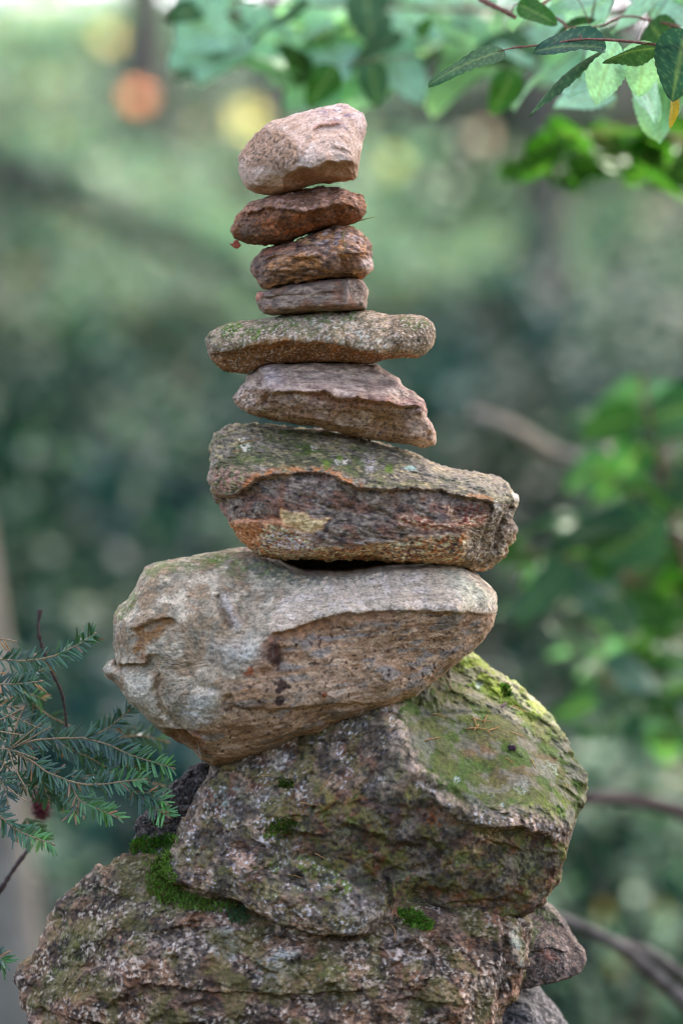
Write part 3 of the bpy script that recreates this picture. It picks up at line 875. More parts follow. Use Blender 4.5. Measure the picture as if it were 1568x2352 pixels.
build_stone('tan_boulder',
    [(70,490),(90,465),(115,457),(124,480),(120,455),(112,400),(110,340),(108,300),(130,270),(165,240),(185,205),(205,160),(225,130),
     (280,110),(360,90),(440,72),(530,62),(610,62),(680,76),(800,84),(1000,92),(1180,98),(1280,106),(1370,122),(1420,150),(1460,190),
     (1492,240),(1490,280),(1475,330),(1445,380),(1400,430),(1330,480),(1260,540),(1200,590),(1150,600),(1080,640),(1000,665),
     (930,680),(860,715),(780,735),(700,765),(620,795),(540,830),(470,832),(430,815),(400,780),(350,755),(300,725),(260,690),(220,650),
     (180,615),(150,580),(110,535),(85,515)],
    [(100,490,40),(150,290,40),(140,400,60),(220,180,60),(180,330,110),(250,290,130),(320,150,70),(360,290,140),(480,100,10),(480,180,90),
     (480,270,155),(600,110,10),(600,200,80),(600,300,150),(650,370,190),(760,180,70),(780,260,150),(760,335,195),(950,170,90),(950,230,150),
     (950,275,190),(1150,150,80),(1150,220,145),(1150,270,180),(1330,150,50),(1350,220,110),(1340,275,145),(1450,250,50),
     (200,470,120),(200,560,120),(250,640,110),(300,470,165),(330,600,180),(420,430,175),(430,600,200),(420,700,170),(560,430,190),
     (560,560,205),(580,680,180),(700,430,190),(720,560,200),(720,680,160),(880,360,165),(900,480,180),(900,590,180),(880,670,110),(1050,400,150),
     (1080,520,160),(1050,610,120),(1250,380,110),(1230,500,100),(1400,360,55),(480,770,110),(350,730,90),(600,760,110)],
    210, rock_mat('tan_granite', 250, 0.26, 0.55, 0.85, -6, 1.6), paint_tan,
    'biggest tan boulder in the stack with an ochre lower face and dark sap stain', 'boulder', Z4, R=32,
    rim=[(300,105,-70),(600,62,-130),(1000,110,-130),(1370,122,-70),(1490,260,-20),(110,340,0),(80,500,0),(300,725,0),(540,830,0),(1000,665,0),(1300,510,-20)],
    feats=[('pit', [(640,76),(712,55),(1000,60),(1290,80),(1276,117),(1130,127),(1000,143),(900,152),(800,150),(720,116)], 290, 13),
           ('step', LIP8, 11, 9, 200),
           ('step', [(175,340),(215,330),(260,305),(330,298),(360,320)], 14, 9, 60),
           ('groove', [(490,215),(505,270),(545,345)], 18, 8), ('bump', 545, 275, 20, 60, -20, 12), ('groove', [(590,220),(585,300),(600,345)], 12, 8),
           ('step', [(245,690),(320,690),(385,695),(420,735),(440,790)], 46, 6, 60),
           ('step', [(128,478),(160,468),(235,460),(245,420)], 22, 4, 30), ('groove', [(112,458),(130,480),(160,480)], 16, 5),
           ('step', [(290,480),(270,560),(300,640),(380,695),(470,720)], -22, 10, 60),
           ('step', [(540,540),(560,600),(640,615),(760,615),(900,600),(1060,600)], 14, 8, 60),
           ('groove', [(640,500),(690,480),(720,440),(700,390)], 12, 8),
           ('bump', 470, 590, 70, 70, 0, 18), ('bump', 560, 410, 80, 60, 0, 16),
           ('groove', [(380,450),(430,540),(520,560)], 9, 8)],
    nz=dict(low=8, lows=90, chip=6, chips=60, fine=2.2, fines=9, micro=0.9, str=1.6, ang=-6, strs=10), seed=8, round_it=1)

# 9 mossy boulder --------------------------------------------------------------------------
LIP9 = [(905,1625),(925,1680),(945,1725),(965,1765),(1003,1800),(1052,1840),(1122,1860),(1192,1858),(1240,1875),(1285,1900)]
def paint_mossy(c):
    col = full(c, (134, 112, 90))
    col = mix(col, lin(170, 146, 124), sm(0.48, 0.68, nz01(c, 18, 1, 20, 1.6)) * 0.8)
    col = mix(col, lin(92, 82, 66), sm(0.46, 0.68, nz01(c, 40, 2)) * 0.75)
    col = mix(col, lin(120, 84, 66), sm(0.5, 0.7, nz01(c, 55, 3)) * 0.75)
    wob = 16 * (nz01(c, 30, 50) - 0.5) + 10 * (nz01(c, 9, 51) - 0.5)
    c.y = c.y + wob; bowl = 1 - below(c, LIP9, 20); c.y = c.y - wob
    bowl = bowl * patch(c, [(880, 1610), (960, 1560), (1050, 1490), (1240, 1580), (1380, 1780), (1330, 1900), (1270, 1890), (1120, 1868), (1000, 1815), (940, 1740)], 26)
    col = mix(col, lin(84, 88, 50), bowl * 0.8)
    mg = bowl * (0.35 + 0.65 * sm(0.32, 0.52, nz01(c, 55, 4, 20, 1.5)))
    col = mix(col, lin(76, 100, 34), mg * 0.92)
    col = mix(col, lin(112, 96, 66), bowl * sm(0.5, 0.66, nz01(c, 40, 5, 10, 2)) * patch(c, [(990, 1690), (1150, 1680), (1320, 1720), (1310, 1820), (1120, 1800)], 40) * 0.9)
    col = mix(col, lin(140, 104, 78), patch(c, [(1050, 1712), (1100, 1700), (1150, 1725), (1110, 1740), (1060, 1735)], 10) * 0.6)
    col = mix(col, lin(136, 124, 102), patch(c, [(930, 1600), (1010, 1540), (1080, 1560), (1110, 1630), (1010, 1630)], 20) * sm(0.35, 0.6, nz01(c, 10, 6)) * 0.85)
    col = mix(col, lin(124, 146, 40), patch(c, [(1040, 1490), (1110, 1520), (1265, 1645), (1232, 1668), (1140, 1610), (1050, 1552)], 12) * (0.6 + 0.4 * nz01(c, 12, 7)))  # rim moss tinted brighter, the strip of sun put into its colour
    col = mix(col, lin(112, 136, 50), patch(c, [(1200, 1838), (1290, 1820), (1310, 1850), (1290, 1880), (1230, 1868)], 14) * sm(0.38, 0.58, nz01(c, 12, 8)) * 0.9)
    lich = spots(c, [(1045, 1786, 8), (1123, 1815, 10), (1200, 1795, 13), (1270, 1772, 18), (1255, 1762, 12), (1105, 1580, 10), (1195, 1806, 14), (1180, 1804, 9), (712, 1832, 7), (668, 1805, 5), (1148, 1838, 6)], 8)
    col = mix(col, lin(160, 178, 164), lich * sm(0.38, 0.55, nz01(c, 7, 9)) * 0.9)
    # pale lip
    lipm = line(c, [(p[0], p[1] + 6) for p in LIP9], 24) * sm(0.34, 0.58, nz01(c, 15, 10, 30, 1.5))
    col = mix(col, lin(190, 166, 148), lipm * 0.85)
    col = mix(col, lin(196, 184, 172), patch(c, [(615, 1752), (660, 1720), (672, 1732), (640, 1770)], 5) * 0.85)
    # overhanging dark red face
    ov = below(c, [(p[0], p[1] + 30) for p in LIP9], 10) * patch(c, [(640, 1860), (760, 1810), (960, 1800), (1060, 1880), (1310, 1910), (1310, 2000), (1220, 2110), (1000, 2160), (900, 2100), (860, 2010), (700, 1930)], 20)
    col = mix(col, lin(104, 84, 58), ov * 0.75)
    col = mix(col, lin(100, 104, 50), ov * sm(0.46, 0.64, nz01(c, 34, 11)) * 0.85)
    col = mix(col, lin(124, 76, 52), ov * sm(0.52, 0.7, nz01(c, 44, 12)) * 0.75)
    col = mix(col, lin(84, 62, 58), patch(c, [(830, 1840), (980, 1820), (1030, 1900), (1000, 1960), (900, 1950)], 25) * 0.7)
    col = mix(col, lin(148, 84, 40), patch(c, [(960, 1850), (1030, 1850), (1060, 1890), (980, 1890)], 14) * 0.7 * nz01(c, 12, 13) * 1.5)
    col = mix(col, lin(190, 152, 118), patch(c, [(1050, 1915), (1130, 1895), (1170, 1925), (1080, 1950)], 10) * sm(0.4, 0.6, nz01(c, 8, 14)) * 0.85)
    col = mix(col, lin(192, 152, 130), (patch(c, [(1200, 2010), (1240, 2000), (1255, 2040), (1220, 2060)], 12) + patch(c, [(1050, 2065), (1150, 2060), (1090, 2090), (1060, 2080)], 10)) * 0.65)
    col = mix(col, lin(120, 128, 70), patch(c, [(1170, 1960), (1220, 1950), (1240, 2000), (1190, 2010)], 14) * 0.6)
    # tongue at the lower left
    col = mix(col, lin(92, 112, 44), patch(c, [(600, 1960), (700, 1950), (860, 2010), (840, 2040), (720, 2050), (640, 2010)], 18) * sm(0.36, 0.6, nz01(c, 26, 15)) * 0.9)
    col = mix(col, lin(200, 190, 182), patch(c, [(770, 2050), (840, 2025), (890, 2080), (840, 2090), (780, 2080)], 10) * sm(0.35, 0.55, nz01(c, 12, 16)) * 0.85)
    col = mix(col, lin(196, 168, 138), patch(c, [(400, 1990), (520, 2010), (640, 2070), (780, 2090), (880, 2110), (760, 2150), (620, 2100), (480, 2050)], 20) * sm(0.45, 0.62, nz01(c, 11, 17)) * 0.8)
    col = mix(col, lin(190, 154, 132), patch(c, [(535, 1945), (590, 1935), (590, 1985), (545, 1990)], 8) * 0.7)
    col = mix(col, lin(76, 96, 28), (patch(c, [(605, 1900), (660, 1880), (690, 1900), (650, 1925), (610, 1920)], 8) + patch(c, [(640, 1795), (680, 1788), (660, 1810)], 5) + patch(c, [(560, 1960), (600, 1985), (590, 1990)], 5)) * sm(0.35, 0.55, nz01(c, 9, 18)))
    col = mix(col, lin(160, 96, 62), spots(c, [(575, 1815, 9), (583, 1806, 7), (470, 1935, 7)], 8) * 0.75)
    col = mix(col, lin(150, 168, 158), patch(c, [(470, 1825), (530, 1800), (600, 1830), (500, 1870)], 25) * sm(0.56, 0.68, nz01(c, 12, 19)) * 0.8)
    olive = sm(0.44, 0.64, nz01(c, 60, 40)) * (0.4 + 0.6 * nz01(c, 12, 41))
    col = mix(col, lin(100, 100, 46), olive * 0.75 * (1 - 0.6 * lipm))
    col = col * np.array([1.10, 1.0, 0.86])
    weathered = sm(0.5, 0.62, nz01(c, 85, 60)) * (1 - bowl)
    col = mix(col, lin(120, 106, 86) * (0.75 + 0.5 * nz01(c, 20, 61))[:, None], weathered * 0.55)
    rock = bowl * sm(0.52, 0.66, nz01(c, 34, 62, 20, 1.6)) * 0.7
    col = mix(col, lin(132, 122, 100) * (0.7 + 0.6 * nz01(c, 7, 63))[:, None], rock)
    # grain
    col = mix(col, lin(214, 200, 186), sm(0.6, 0.76, nz01(c, 8, 20, octv=3)) * (1 - 0.9 * bowl) * (1 - 0.8 * ov) * sm(0.46, 0.66, nz01(c, 44, 30)) * 0.75)
    col = mix(col, lin(60, 50, 40), sm(0.51, 0.67, nz01(c, 42, 45, 20, 1.6)) * (0.4 + 0.6 * nz01(c, 12, 46)) * (1 - bowl) * 0.9)
    col = mix(col, lin(52, 44, 40), sm(0.56, 0.72, nz01(c, 12, 21)) * (1 - 0.6 * bowl) * 0.65)
    col = col * (1.36 - 0.34 * bowl)[:, None]
    return col
build_stone('mossy_boulder',
    [(1066,1505),(1108,1523),(1157,1554),(1206,1589),(1255,1636),(1290,1672),(1311,1715),(1334,1764),(1356,1799),(1352,1841),
     (1327,1883),(1310,1925),(1302,1960),(1292,1995),(1276,2037),(1251,2080),(1206,2102),(1125,2120),(1071,2152),(1026,2159),(994,2147),
     (960,2115),(920,2118),(900,2125),(870,2138),(828,2162),(765,2168),(702,2152),(648,2134),(612,2111),(558,2075),(504,2057),(450,2053),
     (396,2035),(382,1999),(383,1974),(401,1939),(415,1904),(429,1869),(450,1841),(464,1799),(492,1757),(560,1712),(700,1660),(850,1600),(950,1545),(1010,1515)],
    [(1055,1545,-165),(1110,1578,-155),(1180,1632,-145),(1240,1690,-135),(1310,1760,-120),(1330,1810,-80),
     (1000,1580,-60),(960,1650,40),(1080,1640,-20),(1180,1700,-20),(1060,1720,50),(1120,1790,92),(1220,1770,30),(1280,1830,20),
     (925,1680,130),(965,1765,165),(1052,1838,180),(1122,1858,175),(1195,1856,140),(1280,1895,70),
     (880,1640,90),(760,1680,60),(640,1720,40),(560,1760,40),(500,1800,50),(800,1760,130),(680,1800,120),(560,1850,110),(470,1880,70),
     (850,1830,175),(760,1850,170),(640,1890,160),(540,1920,150),(440,1950,90),(960,1850,170),(1050,1910,156),(1150,1930,140),(1250,1940,70),
     (900,1930,168),(820,1960,156),(720,1950,146),(880,2000,128),(1000,2000,134),(1120,2010,118),(1230,2030,45),(1040,2090,90),(1130,2080,70),
     (640,1980,160),(740,2010,165),(820,2030,165),(560,1990,170),(470,2000,140),(620,2050,205),(720,2080,225),(820,2090,215),(870,2080,180),
     (700,2130,170),(560,2050,170),(430,2020,110),(950,2060,80),(1000,2130,70)],
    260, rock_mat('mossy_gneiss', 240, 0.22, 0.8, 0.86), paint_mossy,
    'large mossy boulder with a green hollow on its sloping top, under the tan boulder', 'boulder', (0, 0, 1.0), R=26,
    rim=[(1066,1505,-320),(1200,1588,-310),(1290,1670,-280),(1340,1790,-170),(1310,1925,-40),(1250,2080,-20),(1030,2159,0),(700,2152,60),(390,2000,20),
         (460,1800,-20),(560,1712,-80),(850,1600,-160),(950,1545,-220)],
    feats=[('step', [(p[0], p[1] + 26) for p in LIP9[3:]], 26, 16, 110),
           ('step', [(620,1905),(680,1890),(740,1898),(800,1872),(860,1895),(900,1915),(985,1925)], 18, 15, 80),
           ('step', [(560,1985),(640,1975),(700,1955),(760,1985),(830,2020),(880,2010)], -30, 8, 80),
           ('step', [(400,2005),(480,2035),(560,2055),(640,2100),(720,2125),(860,2120)], 34, 10, 60),
           ('step', [(870,2120),(900,2060),(890,2000)], -24, 8, 60),
           ('groove', [(600,1980),(640,1990),(690,2010),(720,2035)], 8, 4),
           ('step', [(960,1905),(1000,1925),(1020,1950),(985,1985)], 14, 5, 30),
           ('step', [(1050,1925),(1120,1915),(1200,1945),(1290,1955)], 12, 6, 30),
           ('step', [(960,2080),(1050,2058),(1150,2058),(1230,2075)], 14, 5, 40),
           ('groove', [(680,1850),(760,1840),(860,1830),(950,1850)], 8, 6),
           ('step', [(650,1730),(720,1700),(800,1690),(900,1650)], 9, 7, 40),
           ('bump', 560, 1965, 40, 26, 0, 10), ('groove', [(940,1640),(1010,1640),(1090,1640),(1160,1650)], 10, 5)],
    nz=dict(low=14, lows=80, chip=18, chips=64, fine=3.8, fines=10, micro=1.3, str=2.0, ang=22, strs=14), seed=9, round_it=1,
    axis=[(620,1940),(1090,1850)],
    calm=[([(925,1640),(1010,1625),(1110,1620),(1180,1650),(1290,1760),(1280,1860),(1120,1848),(1010,1795),(955,1735)], 0.72)])

# 10 base boulder --------------------------------------------------------------------------
def paint_base(c):
    col = full(c, (116, 94, 76))
    col = mix(col, lin(142, 112, 98), sm(0.46, 0.68, nz01(c, 70, 1, 5, 2)) * 0.8)
    col = mix(col, lin(76, 68, 58), sm(0.45, 0.66, nz01(c, 50, 2, 5, 2)) * 0.85)
    col = mix(col, lin(124, 86, 60), sm(0.54, 0.7, nz01(c, 60, 3)) * 0.7)
    col = mix(col, lin(184, 160, 138), sm(0.53, 0.66, nz01(c, 34, 4, 5, 1.8)) * sm(0.42, 0.62, nz01(c, 12, 5)) * 0.85)
    col = mix(col, lin(216, 204, 192), patch(c, [(230, 2190), (280, 2150), (380, 2120), (500, 2130), (560, 2150), (440, 2170), (330, 2190), (250, 2220)], 14) * sm(0.42, 0.56, nz01(c, 9, 6)) * 0.9)
    col = mix(col, lin(164, 164, 158), patch(c, [(490, 2120), (540, 2110), (555, 2150), (545, 2190), (480, 2170)], 12) * sm(0.3, 0.5, nz01(c, 14, 7)) * 0.9)
    col = mix(col, lin(166, 166, 162), patch(c, [(585, 2180), (640, 2160), (690, 2165), (680, 2230), (620, 2255), (588, 2220)], 10) * sm(0.28, 0.5, nz01(c, 14, 8)) * 0.92)
    col = mix(col, lin(180, 196, 184), patch(c, [(1172, 2130), (1196, 2120), (1200, 2180), (1185, 2210), (1170, 2190)], 6) * 0.85)
    col = mix(col, lin(198, 188, 176), patch(c, [(1060, 2220), (1150, 2210), (1160, 2260), (1090, 2280), (1050, 2260)], 20) * sm(0.45, 0.6, nz01(c, 11, 9)) * 0.85)
    col = mix(col, lin(200, 190, 184), patch(c, [(880, 2130), (960, 2130), (985, 2180), (900, 2200)], 18) * sm(0.4, 0.6, nz01(c, 14, 10)) * 0.75)
    lft = patch(c, [(60, 2220), (130, 2080), (260, 1970), (420, 1960), (420, 2080), (260, 2170), (120, 2260)], 25)
    col = mix(col, lin(82, 78, 62), lft * 0.75)
    col = mix(col, lin(84, 96, 44), lft * sm(0.5, 0.66, nz01(c, 40, 11)) * 0.8)
    col = mix(col, lin(140, 134, 118), lft * sm(0.64, 0.74, nz01(c, 7, 12, octv=2)) * 0.8)
    col = mix(col, lin(88, 98, 44), patch(c, [(640, 2170), (780, 2180), (900, 2220), (800, 2250), (690, 2240)], 20) * sm(0.48, 0.64, nz01(c, 22, 13)) * 0.75)
    col = mix(col, lin(206, 150, 122), spots(c, [(305, 2160, 18), (290, 2146, 12)], 14) * sm(0.35, 0.55, nz01(c, 8, 14)) * 0.85)
    col = mix(col, lin(212, 208, 212), line(c, [(932, 2310), (930, 2345)], 4) * 0.8)
    weathered = sm(0.5, 0.6, nz01(c, 95, 60))
    col = mix(col, lin(112, 98, 80) * (0.7 + 0.6 * nz01(c, 20, 61))[:, None], weathered * 0.45)
    fresh = sm(0.56, 0.64, nz01(c, 75, 62))
    col = mix(col, lin(148, 114, 88) * (0.8 + 0.4 * nz01(c, 10, 63))[:, None], fresh * 0.5)
    col = mix(col, lin(56, 46, 38), sm(0.5, 0.66, nz01(c, 46, 45, 5, 1.8)) * (0.4 + 0.6 * nz01(c, 12, 46)) * 0.95)
    col = mix(col, lin(46, 40, 38), sm(0.55, 0.7, nz01(c, 13, 15)) * 0.75)
    col = mix(col, lin(214, 200, 184), sm(0.56, 0.72, nz01(c, 10, 16, octv=3)) * sm(0.46, 0.62, nz01(c, 50, 31)) * 0.6)
    olive = sm(0.46, 0.66, nz01(c, 70, 40)) * (0.4 + 0.6 * nz01(c, 14, 41))
    col = mix(col, lin(98, 94, 48), olive * 0.75)
    col = col * np.array([1.12, 1.0, 0.84])
    col = col * 1.22
    return col
base_stone = build_stone('base_boulder',
    [(420,1960),(330,1955),(252,1978),(180,2030),(135,2075),(117,2125),(81,2178),(45,2215),(36,2250),(50,2287),(68,2330),(75,2400),(60,2600),
     (40,2800),(40,2985),(600,2990),(1150,2985),(1160,2800),(1145,2500),(1135,2400),(1148,2340),(1160,2305),(1190,2296),(1206,2242),(1215,2178),
     (1222,2125),(1190,2090),(1080,2060),(900,2030),(600,1990)],
    [(420,2000,20),(300,2010,0),(200,2060,10),(110,2180,20),(80,2250,40),(300,2090,80),(200,2170,90),(120,2320,110),(450,2080,110),(320,2180,170),
     (480,2150,180),(600,2160,190),(740,2180,200),(640,2230,235),(480,2230,230),(330,2290,230),(200,2300,190),(800,2250,245),(900,2170,180),
     (960,2200,200),(1080,2160,110),(1080,2220,160),(1040,2290,220),(1180,2160,60),(1180,2250,70),(1130,2320,120),(600,2340,265),(300,2400,240),
     (900,2360,265),(600,2600,270),(200,2700,200),(1000,2700,230),(600,2900,250),(300,2950,200),(1000,2950,200),(1120,2500,120)],
    300, rock_mat('speckled_granite', 220, 0.24, 0.9, 0.84), paint_base,
    'wide speckled brown boulder at the bottom carrying the whole stack', 'boulder', (0, 0, 1.0), R=45,
    rim=[(420,1960,-60),(250,1980,-60),(80,2180,-20),(40,2250,0),(60,2600,0),(600,2990,0),(1150,2980,0),(1140,2400,0),(1210,2200,-20),(1080,2060,-60),(700,2000,-40)],
    feats=[('step', [(180,2210),(260,2200),(360,2160),(470,2120),(560,2110)], -20, 10, 60),
           ('step', [(300,2230),(420,2240),(560,2250),(700,2255),(860,2240)], 16, 8, 50),
           ('step', [(580,2170),(640,2150),(720,2160),(800,2180)], -14, 8, 40),
           ('step', [(850,2270),(950,2265),(1050,2280),(1140,2290)], 12, 8, 40),
           ('groove', [(1150,2100),(1160,2180),(1150,2250),(1140,2300)], 16, 8),
           ('step', [(900,2150),(950,2140),(990,2170),(1000,2230)], 16, 7, 40),
           ('groove', [(690,2170),(685,2210),(720,2245)], 12, 6),
           ('step', [(80,2300),(200,2320),(330,2330),(500,2310)], 14, 9, 50)],
    nz=dict(low=17, lows=80, chip=22, chips=76, fine=4.0, fines=11, micro=1.4, str=2.5, ang=6, strs=16), seed=10, round_it=2,
    axis=[(420,2420),(800,2420)])

# 11, 12, 13 rocks behind ------------------------------------------------------------------
def paint_wedge(c):
    col = full(c, (96, 78, 64))
    col = mix(col, lin(122, 98, 80), sm(0.48, 0.68, nz01(c, 20, 1)))
    col = mix(col, lin(74, 84, 40), sm(0.44, 0.62, nz01(c, 36, 2)) * patch(c, [(1160, 2080), (1260, 2080), (1300, 2150), (1220, 2190)], 20))
    col = mix(col, lin(150, 90, 66), patch(c, [(1225, 2180), (1260, 2190), (1290, 2215), (1260, 2215)], 8) * 0.7)
    col = mix(col, lin(54, 46, 42), sm(0.55, 0.7, nz01(c, 12, 3)) * 0.8)
    col = mix(col, lin(170, 154, 136), sm(0.68, 0.78, nz01(c, 6, 4, octv=2)) * 0.5)
    return col
build_stone('wedge_rock',
    [(1237,2079),(1261,2093),(1289,2115),(1313,2143),(1329,2175),(1353,2203),(1357,2223),(1341,2247),(1301,2263),(1221,2279),(1150,2282),(1080,2240),(1080,2150),(1150,2100),(1200,2074)],
    [(1232,2108,-70),(1262,2124,-65),(1292,2150,-60),(1312,2185,-50),(1200,2140,20),(1250,2180,40),(1300,2190,10),(1340,2220,0),(1290,2240,40),(1200,2240,60),(1120,2190,40)],
    130, rock_mat('wedge_rock_surface', 220, 0.42, 0.9, 0.85), paint_wedge,
    'small wedge shaped rock jutting out right, behind the base boulder', 'rock', (0, 0, 1.0), R=9,
    rim=[(1237,2079,-215),(1289,2115,-210),(1329,2175,-150),(1355,2215,-50),(1220,2279,0),(1080,2200,0)],
    feats=[('step', [(1215,2190),(1260,2180),(1320,2200)], 10, 6, 30)],
    nz=dict(low=3, lows=60, chip=5, chips=40, fine=2.2, micro=1.2), yoff=0.06, seed=11, round_it=1)

def paint_corner(c):
    col = full(c, (88, 82, 76))
    col = mix(col, lin(128, 122, 114), sm(0.5, 0.68, nz01(c, 8, 1, 24, 6)))
    col = mix(col, lin(50, 46, 44), sm(0.5, 0.68, nz01(c, 10, 2, 24, 6)) * 0.8)
    col = mix(col, lin(186, 172, 160), sm(0.62, 0.74, nz01(c, 12, 3)) * 0.5)
    return col
build_stone('corner_rock',
    [(1140,2316),(1180,2292),(1222,2274),(1252,2304),(1292,2352),(1335,2420),(1352,2600),(1372,2800),(1370,2992),(1000,2992),(1000,2700),(1020,2360),(1090,2318)],
    [(1180,2330,20),(1215,2300,-80),(1245,2335,-80),(1268,2365,-70),(1225,2345,20),(1200,2380,80),(1270,2450,60),(1180,2600,120),(1280,2800,100),(1100,2800,100),(1100,2400,60)],
    200, rock_mat('corner_rock_surface', 220, 0.36, 0.8, 0.85, 24, 3), paint_corner,
    'dark furrowed rock in the bottom right corner with a sunlit back edge', 'rock', (0, 0, 1.0), R=26,
    rim=[(1222,2274,-220),(1292,2352,-210),(1352,2600,-40),(1370,2990,0),(1000,2990,0),(1020,2360,-40)],
    feats=[('groove', [(1120,2340),(1190,2325),(1250,2350)], 8, 4), ('groove', [(1120,2360),(1190,2345),(1240,2380)], 8, 4)],
    nz=dict(low=8, chip=6, chips=40, fine=2.4, str=4, ang=24, strs=9), yoff=0.09, seed=12, round_it=1)

def paint_behind(c):
    col = full(c, (78, 66, 58))
    col = mix(col, lin(110, 94, 84), sm(0.48, 0.68, nz01(c, 20, 1)))
    col = mix(col, lin(42, 38, 36), sm(0.5, 0.68, nz01(c, 14, 2)) * 0.8)
    col = mix(col, lin(160, 150, 140), sm(0.66, 0.76, nz01(c, 6, 3, octv=2)) * 0.6)
    col = mix(col, lin(76, 100, 34), patch(c, [(300, 1945), (360, 1920), (470, 1930), (470, 2010), (330, 1990)], 14) * sm(0.42, 0.6, nz01(c, 18, 4)) * 0.9)
    return col
build_stone('shaded_rock',
    [(300,1975),(306,1925),(303,1896),(318,1880),(350,1862),(370,1835),(395,1805),(430,1776),(465,1752),(500,1742),(560,1745),(640,1790),(660,1900),(620,2010),(500,2060),(360,2030)],
    [(320,1910,20),(380,1860,20),(440,1810,0),(500,1770,-20),(380,1930,50),(460,1880,40),(560,1850,30),(420,1990,50),(550,1980,50)],
    130, rock_mat('shaded_rock_surface', 220, 0.42, 0.9, 0.88), paint_behind,
    'dark brown rock behind the left side of the mossy boulder', 'rock', (0, 0, 1.0), R=22,
    rim=[(300,1950,0),(370,1835,-30),(500,1742,-60),(640,1790,-40),(620,2010,0),(360,2030,0)],
    feats=[('step', [(330,1900),(390,1890),(450,1850)], 10, 6, 30)],
    nz=dict(low=8, lows=50, chip=9, chips=34, fine=3.4, micro=1.4), yoff=0.05, seed=13, round_it=1)

# ------------------------------------------------------------------ trees and shrubs of the wood
LEAF_G = [lin(22, 58, 42), lin(18, 52, 46), lin(34, 72, 42), lin(16, 48, 48), lin(46, 84, 48)]

def leaf_quads(cen, size, rng, flat=0.5, aspect=0.6):
    """small pointed leaves (two triangles each) with random facing; flat=1 all lie level"""
    n = len(cen)
    nrm = rng.normal(size=(n, 3)); nrm[:, 2] = np.abs(nrm[:, 2]) + flat * 2.2
    nrm /= np.linalg.norm(nrm, axis=1)[:, None]
    a = rng.normal(size=(n, 3))
    a -= (a * nrm).sum(1)[:, None] * nrm
    a /= np.linalg.norm(a, axis=1)[:, None]
    b = np.cross(nrm, a)
    sz = (size * rng.uniform(0.65, 1.35, n))[:, None]
    v = np.stack([cen - a * sz * 0.5, cen + b * sz * aspect * 0.5 + nrm * sz * 0.06,
                  cen + a * sz * 0.5, cen - b * sz * aspect * 0.5 + nrm * sz * 0.06], 1)
    f = np.arange(4 * n).reshape(n, 4)
    return v.reshape(-1, 3), f

def leaf_tints(n, rng, warm=0.0, base=None, spread=0.28):
    pal = np.array(base if base is not None else LEAF_G)
    c = pal[rng.integers(0, len(pal), n)] * rng.uniform(1 - spread, 1 + spread, n)[:, None]
    y = rng.random(n) < warm
    c[y] = lin(168, 140, 52) * rng.uniform(0.7, 1.2, y.sum())[:, None]
    return np.repeat(c, 4, 0)

# openings in the leaf canopy where the sun comes through: (point it reaches, radius)
GAPS = []
def open_gaps(cen, extra):
    keep = np.ones(len(cen), bool)
    s = np.array(SUN)
    for p, r in GAPS:
        v = cen - np.array(p)
        al = v @ s
        d = np.linalg.norm(v - al[:, None] * s, axis=1)
        keep &= ~((al > 0.3) & (d < r + 0.4 * extra))
    return keep

def tube_arrays(pts, radii, n=8):
    pts = np.asarray(pts, float)
    t = np.gradient(pts, axis=0)
    t /= np.linalg.norm(t, axis=1)[:, None] + 1e-12
    ref = np.array([0.31, 0.17, 0.93]) if abs(t[0, 2]) < 0.9 else np.array([1.0, 0.1, 0.0])
    a = np.cross(t, ref); a /= np.linalg.norm(a, axis=1)[:, None]
    b = np.cross(t, a)
    th = np.linspace(0, 2 * math.pi, n, endpoint=False)
    r = np.asarray(radii, float)[:, None, None]
    v = pts[:, None] + r * (np.cos(th)[None, :, None] * a[:, None] + np.sin(th)[None, :, None] * b[:, None])
    m = len(pts)
    i = np.arange(m * n).reshape(m, n)
    f = np.stack([i[:-1], np.roll(i[:-1], -1, 1), np.roll(i[1:], -1, 1), i[1:]], -1).reshape(-1, 4)
    # closed ends: collapse an extra ring onto the axis
    v = np.concatenate([v.reshape(-1, 3), pts[:1].repeat(n, 0), pts[-1:].repeat(n, 0)])
    e0 = m * n + np.arange(n); e1 = m * n + n + np.arange(n)
    f = np.concatenate([f, np.stack([e0, np.roll(e0, -1), np.roll(i[0], -1), i[0]], -1),
                        np.stack([i[-1], np.roll(i[-1], -1), np.roll(e1, -1), e1], -1)])
    return v, f

def join(parts):
    vs_, fs_, k = [], [], 0
    for v, f in parts:
        vs_.append(v); fs_.append(f + k); k += len(v)
    return np.concatenate(vs_), np.concatenate(fs_)

def smooth_path(pts, n):
    pts = np.asarray(pts, float)
    m = len(pts)
    if m < 3:
        t = np.linspace(0, 1, n)[:, None]
        return pts[0] * (1 - t) + pts[-1] * t
    q = np.r_[[2 * pts[0] - pts[1]], pts, [2 * pts[-1] - pts[-2]]]
    out = []
    for u in np.linspace(0, m - 1 - 1e-6, n):
        k = int(u); t = u - k
        p0, p1, p2, p3 = q[k], q[k + 1], q[k + 2], q[k + 3]
        out.append(0.5 * ((2 * p1) + (-p0 + p2) * t + (2 * p0 - 5 * p1 + 4 * p2 - p3) * t * t + (-p0 + 3 * p1 - 3 * p2 + p3) * t ** 3))
    return np.array(out)

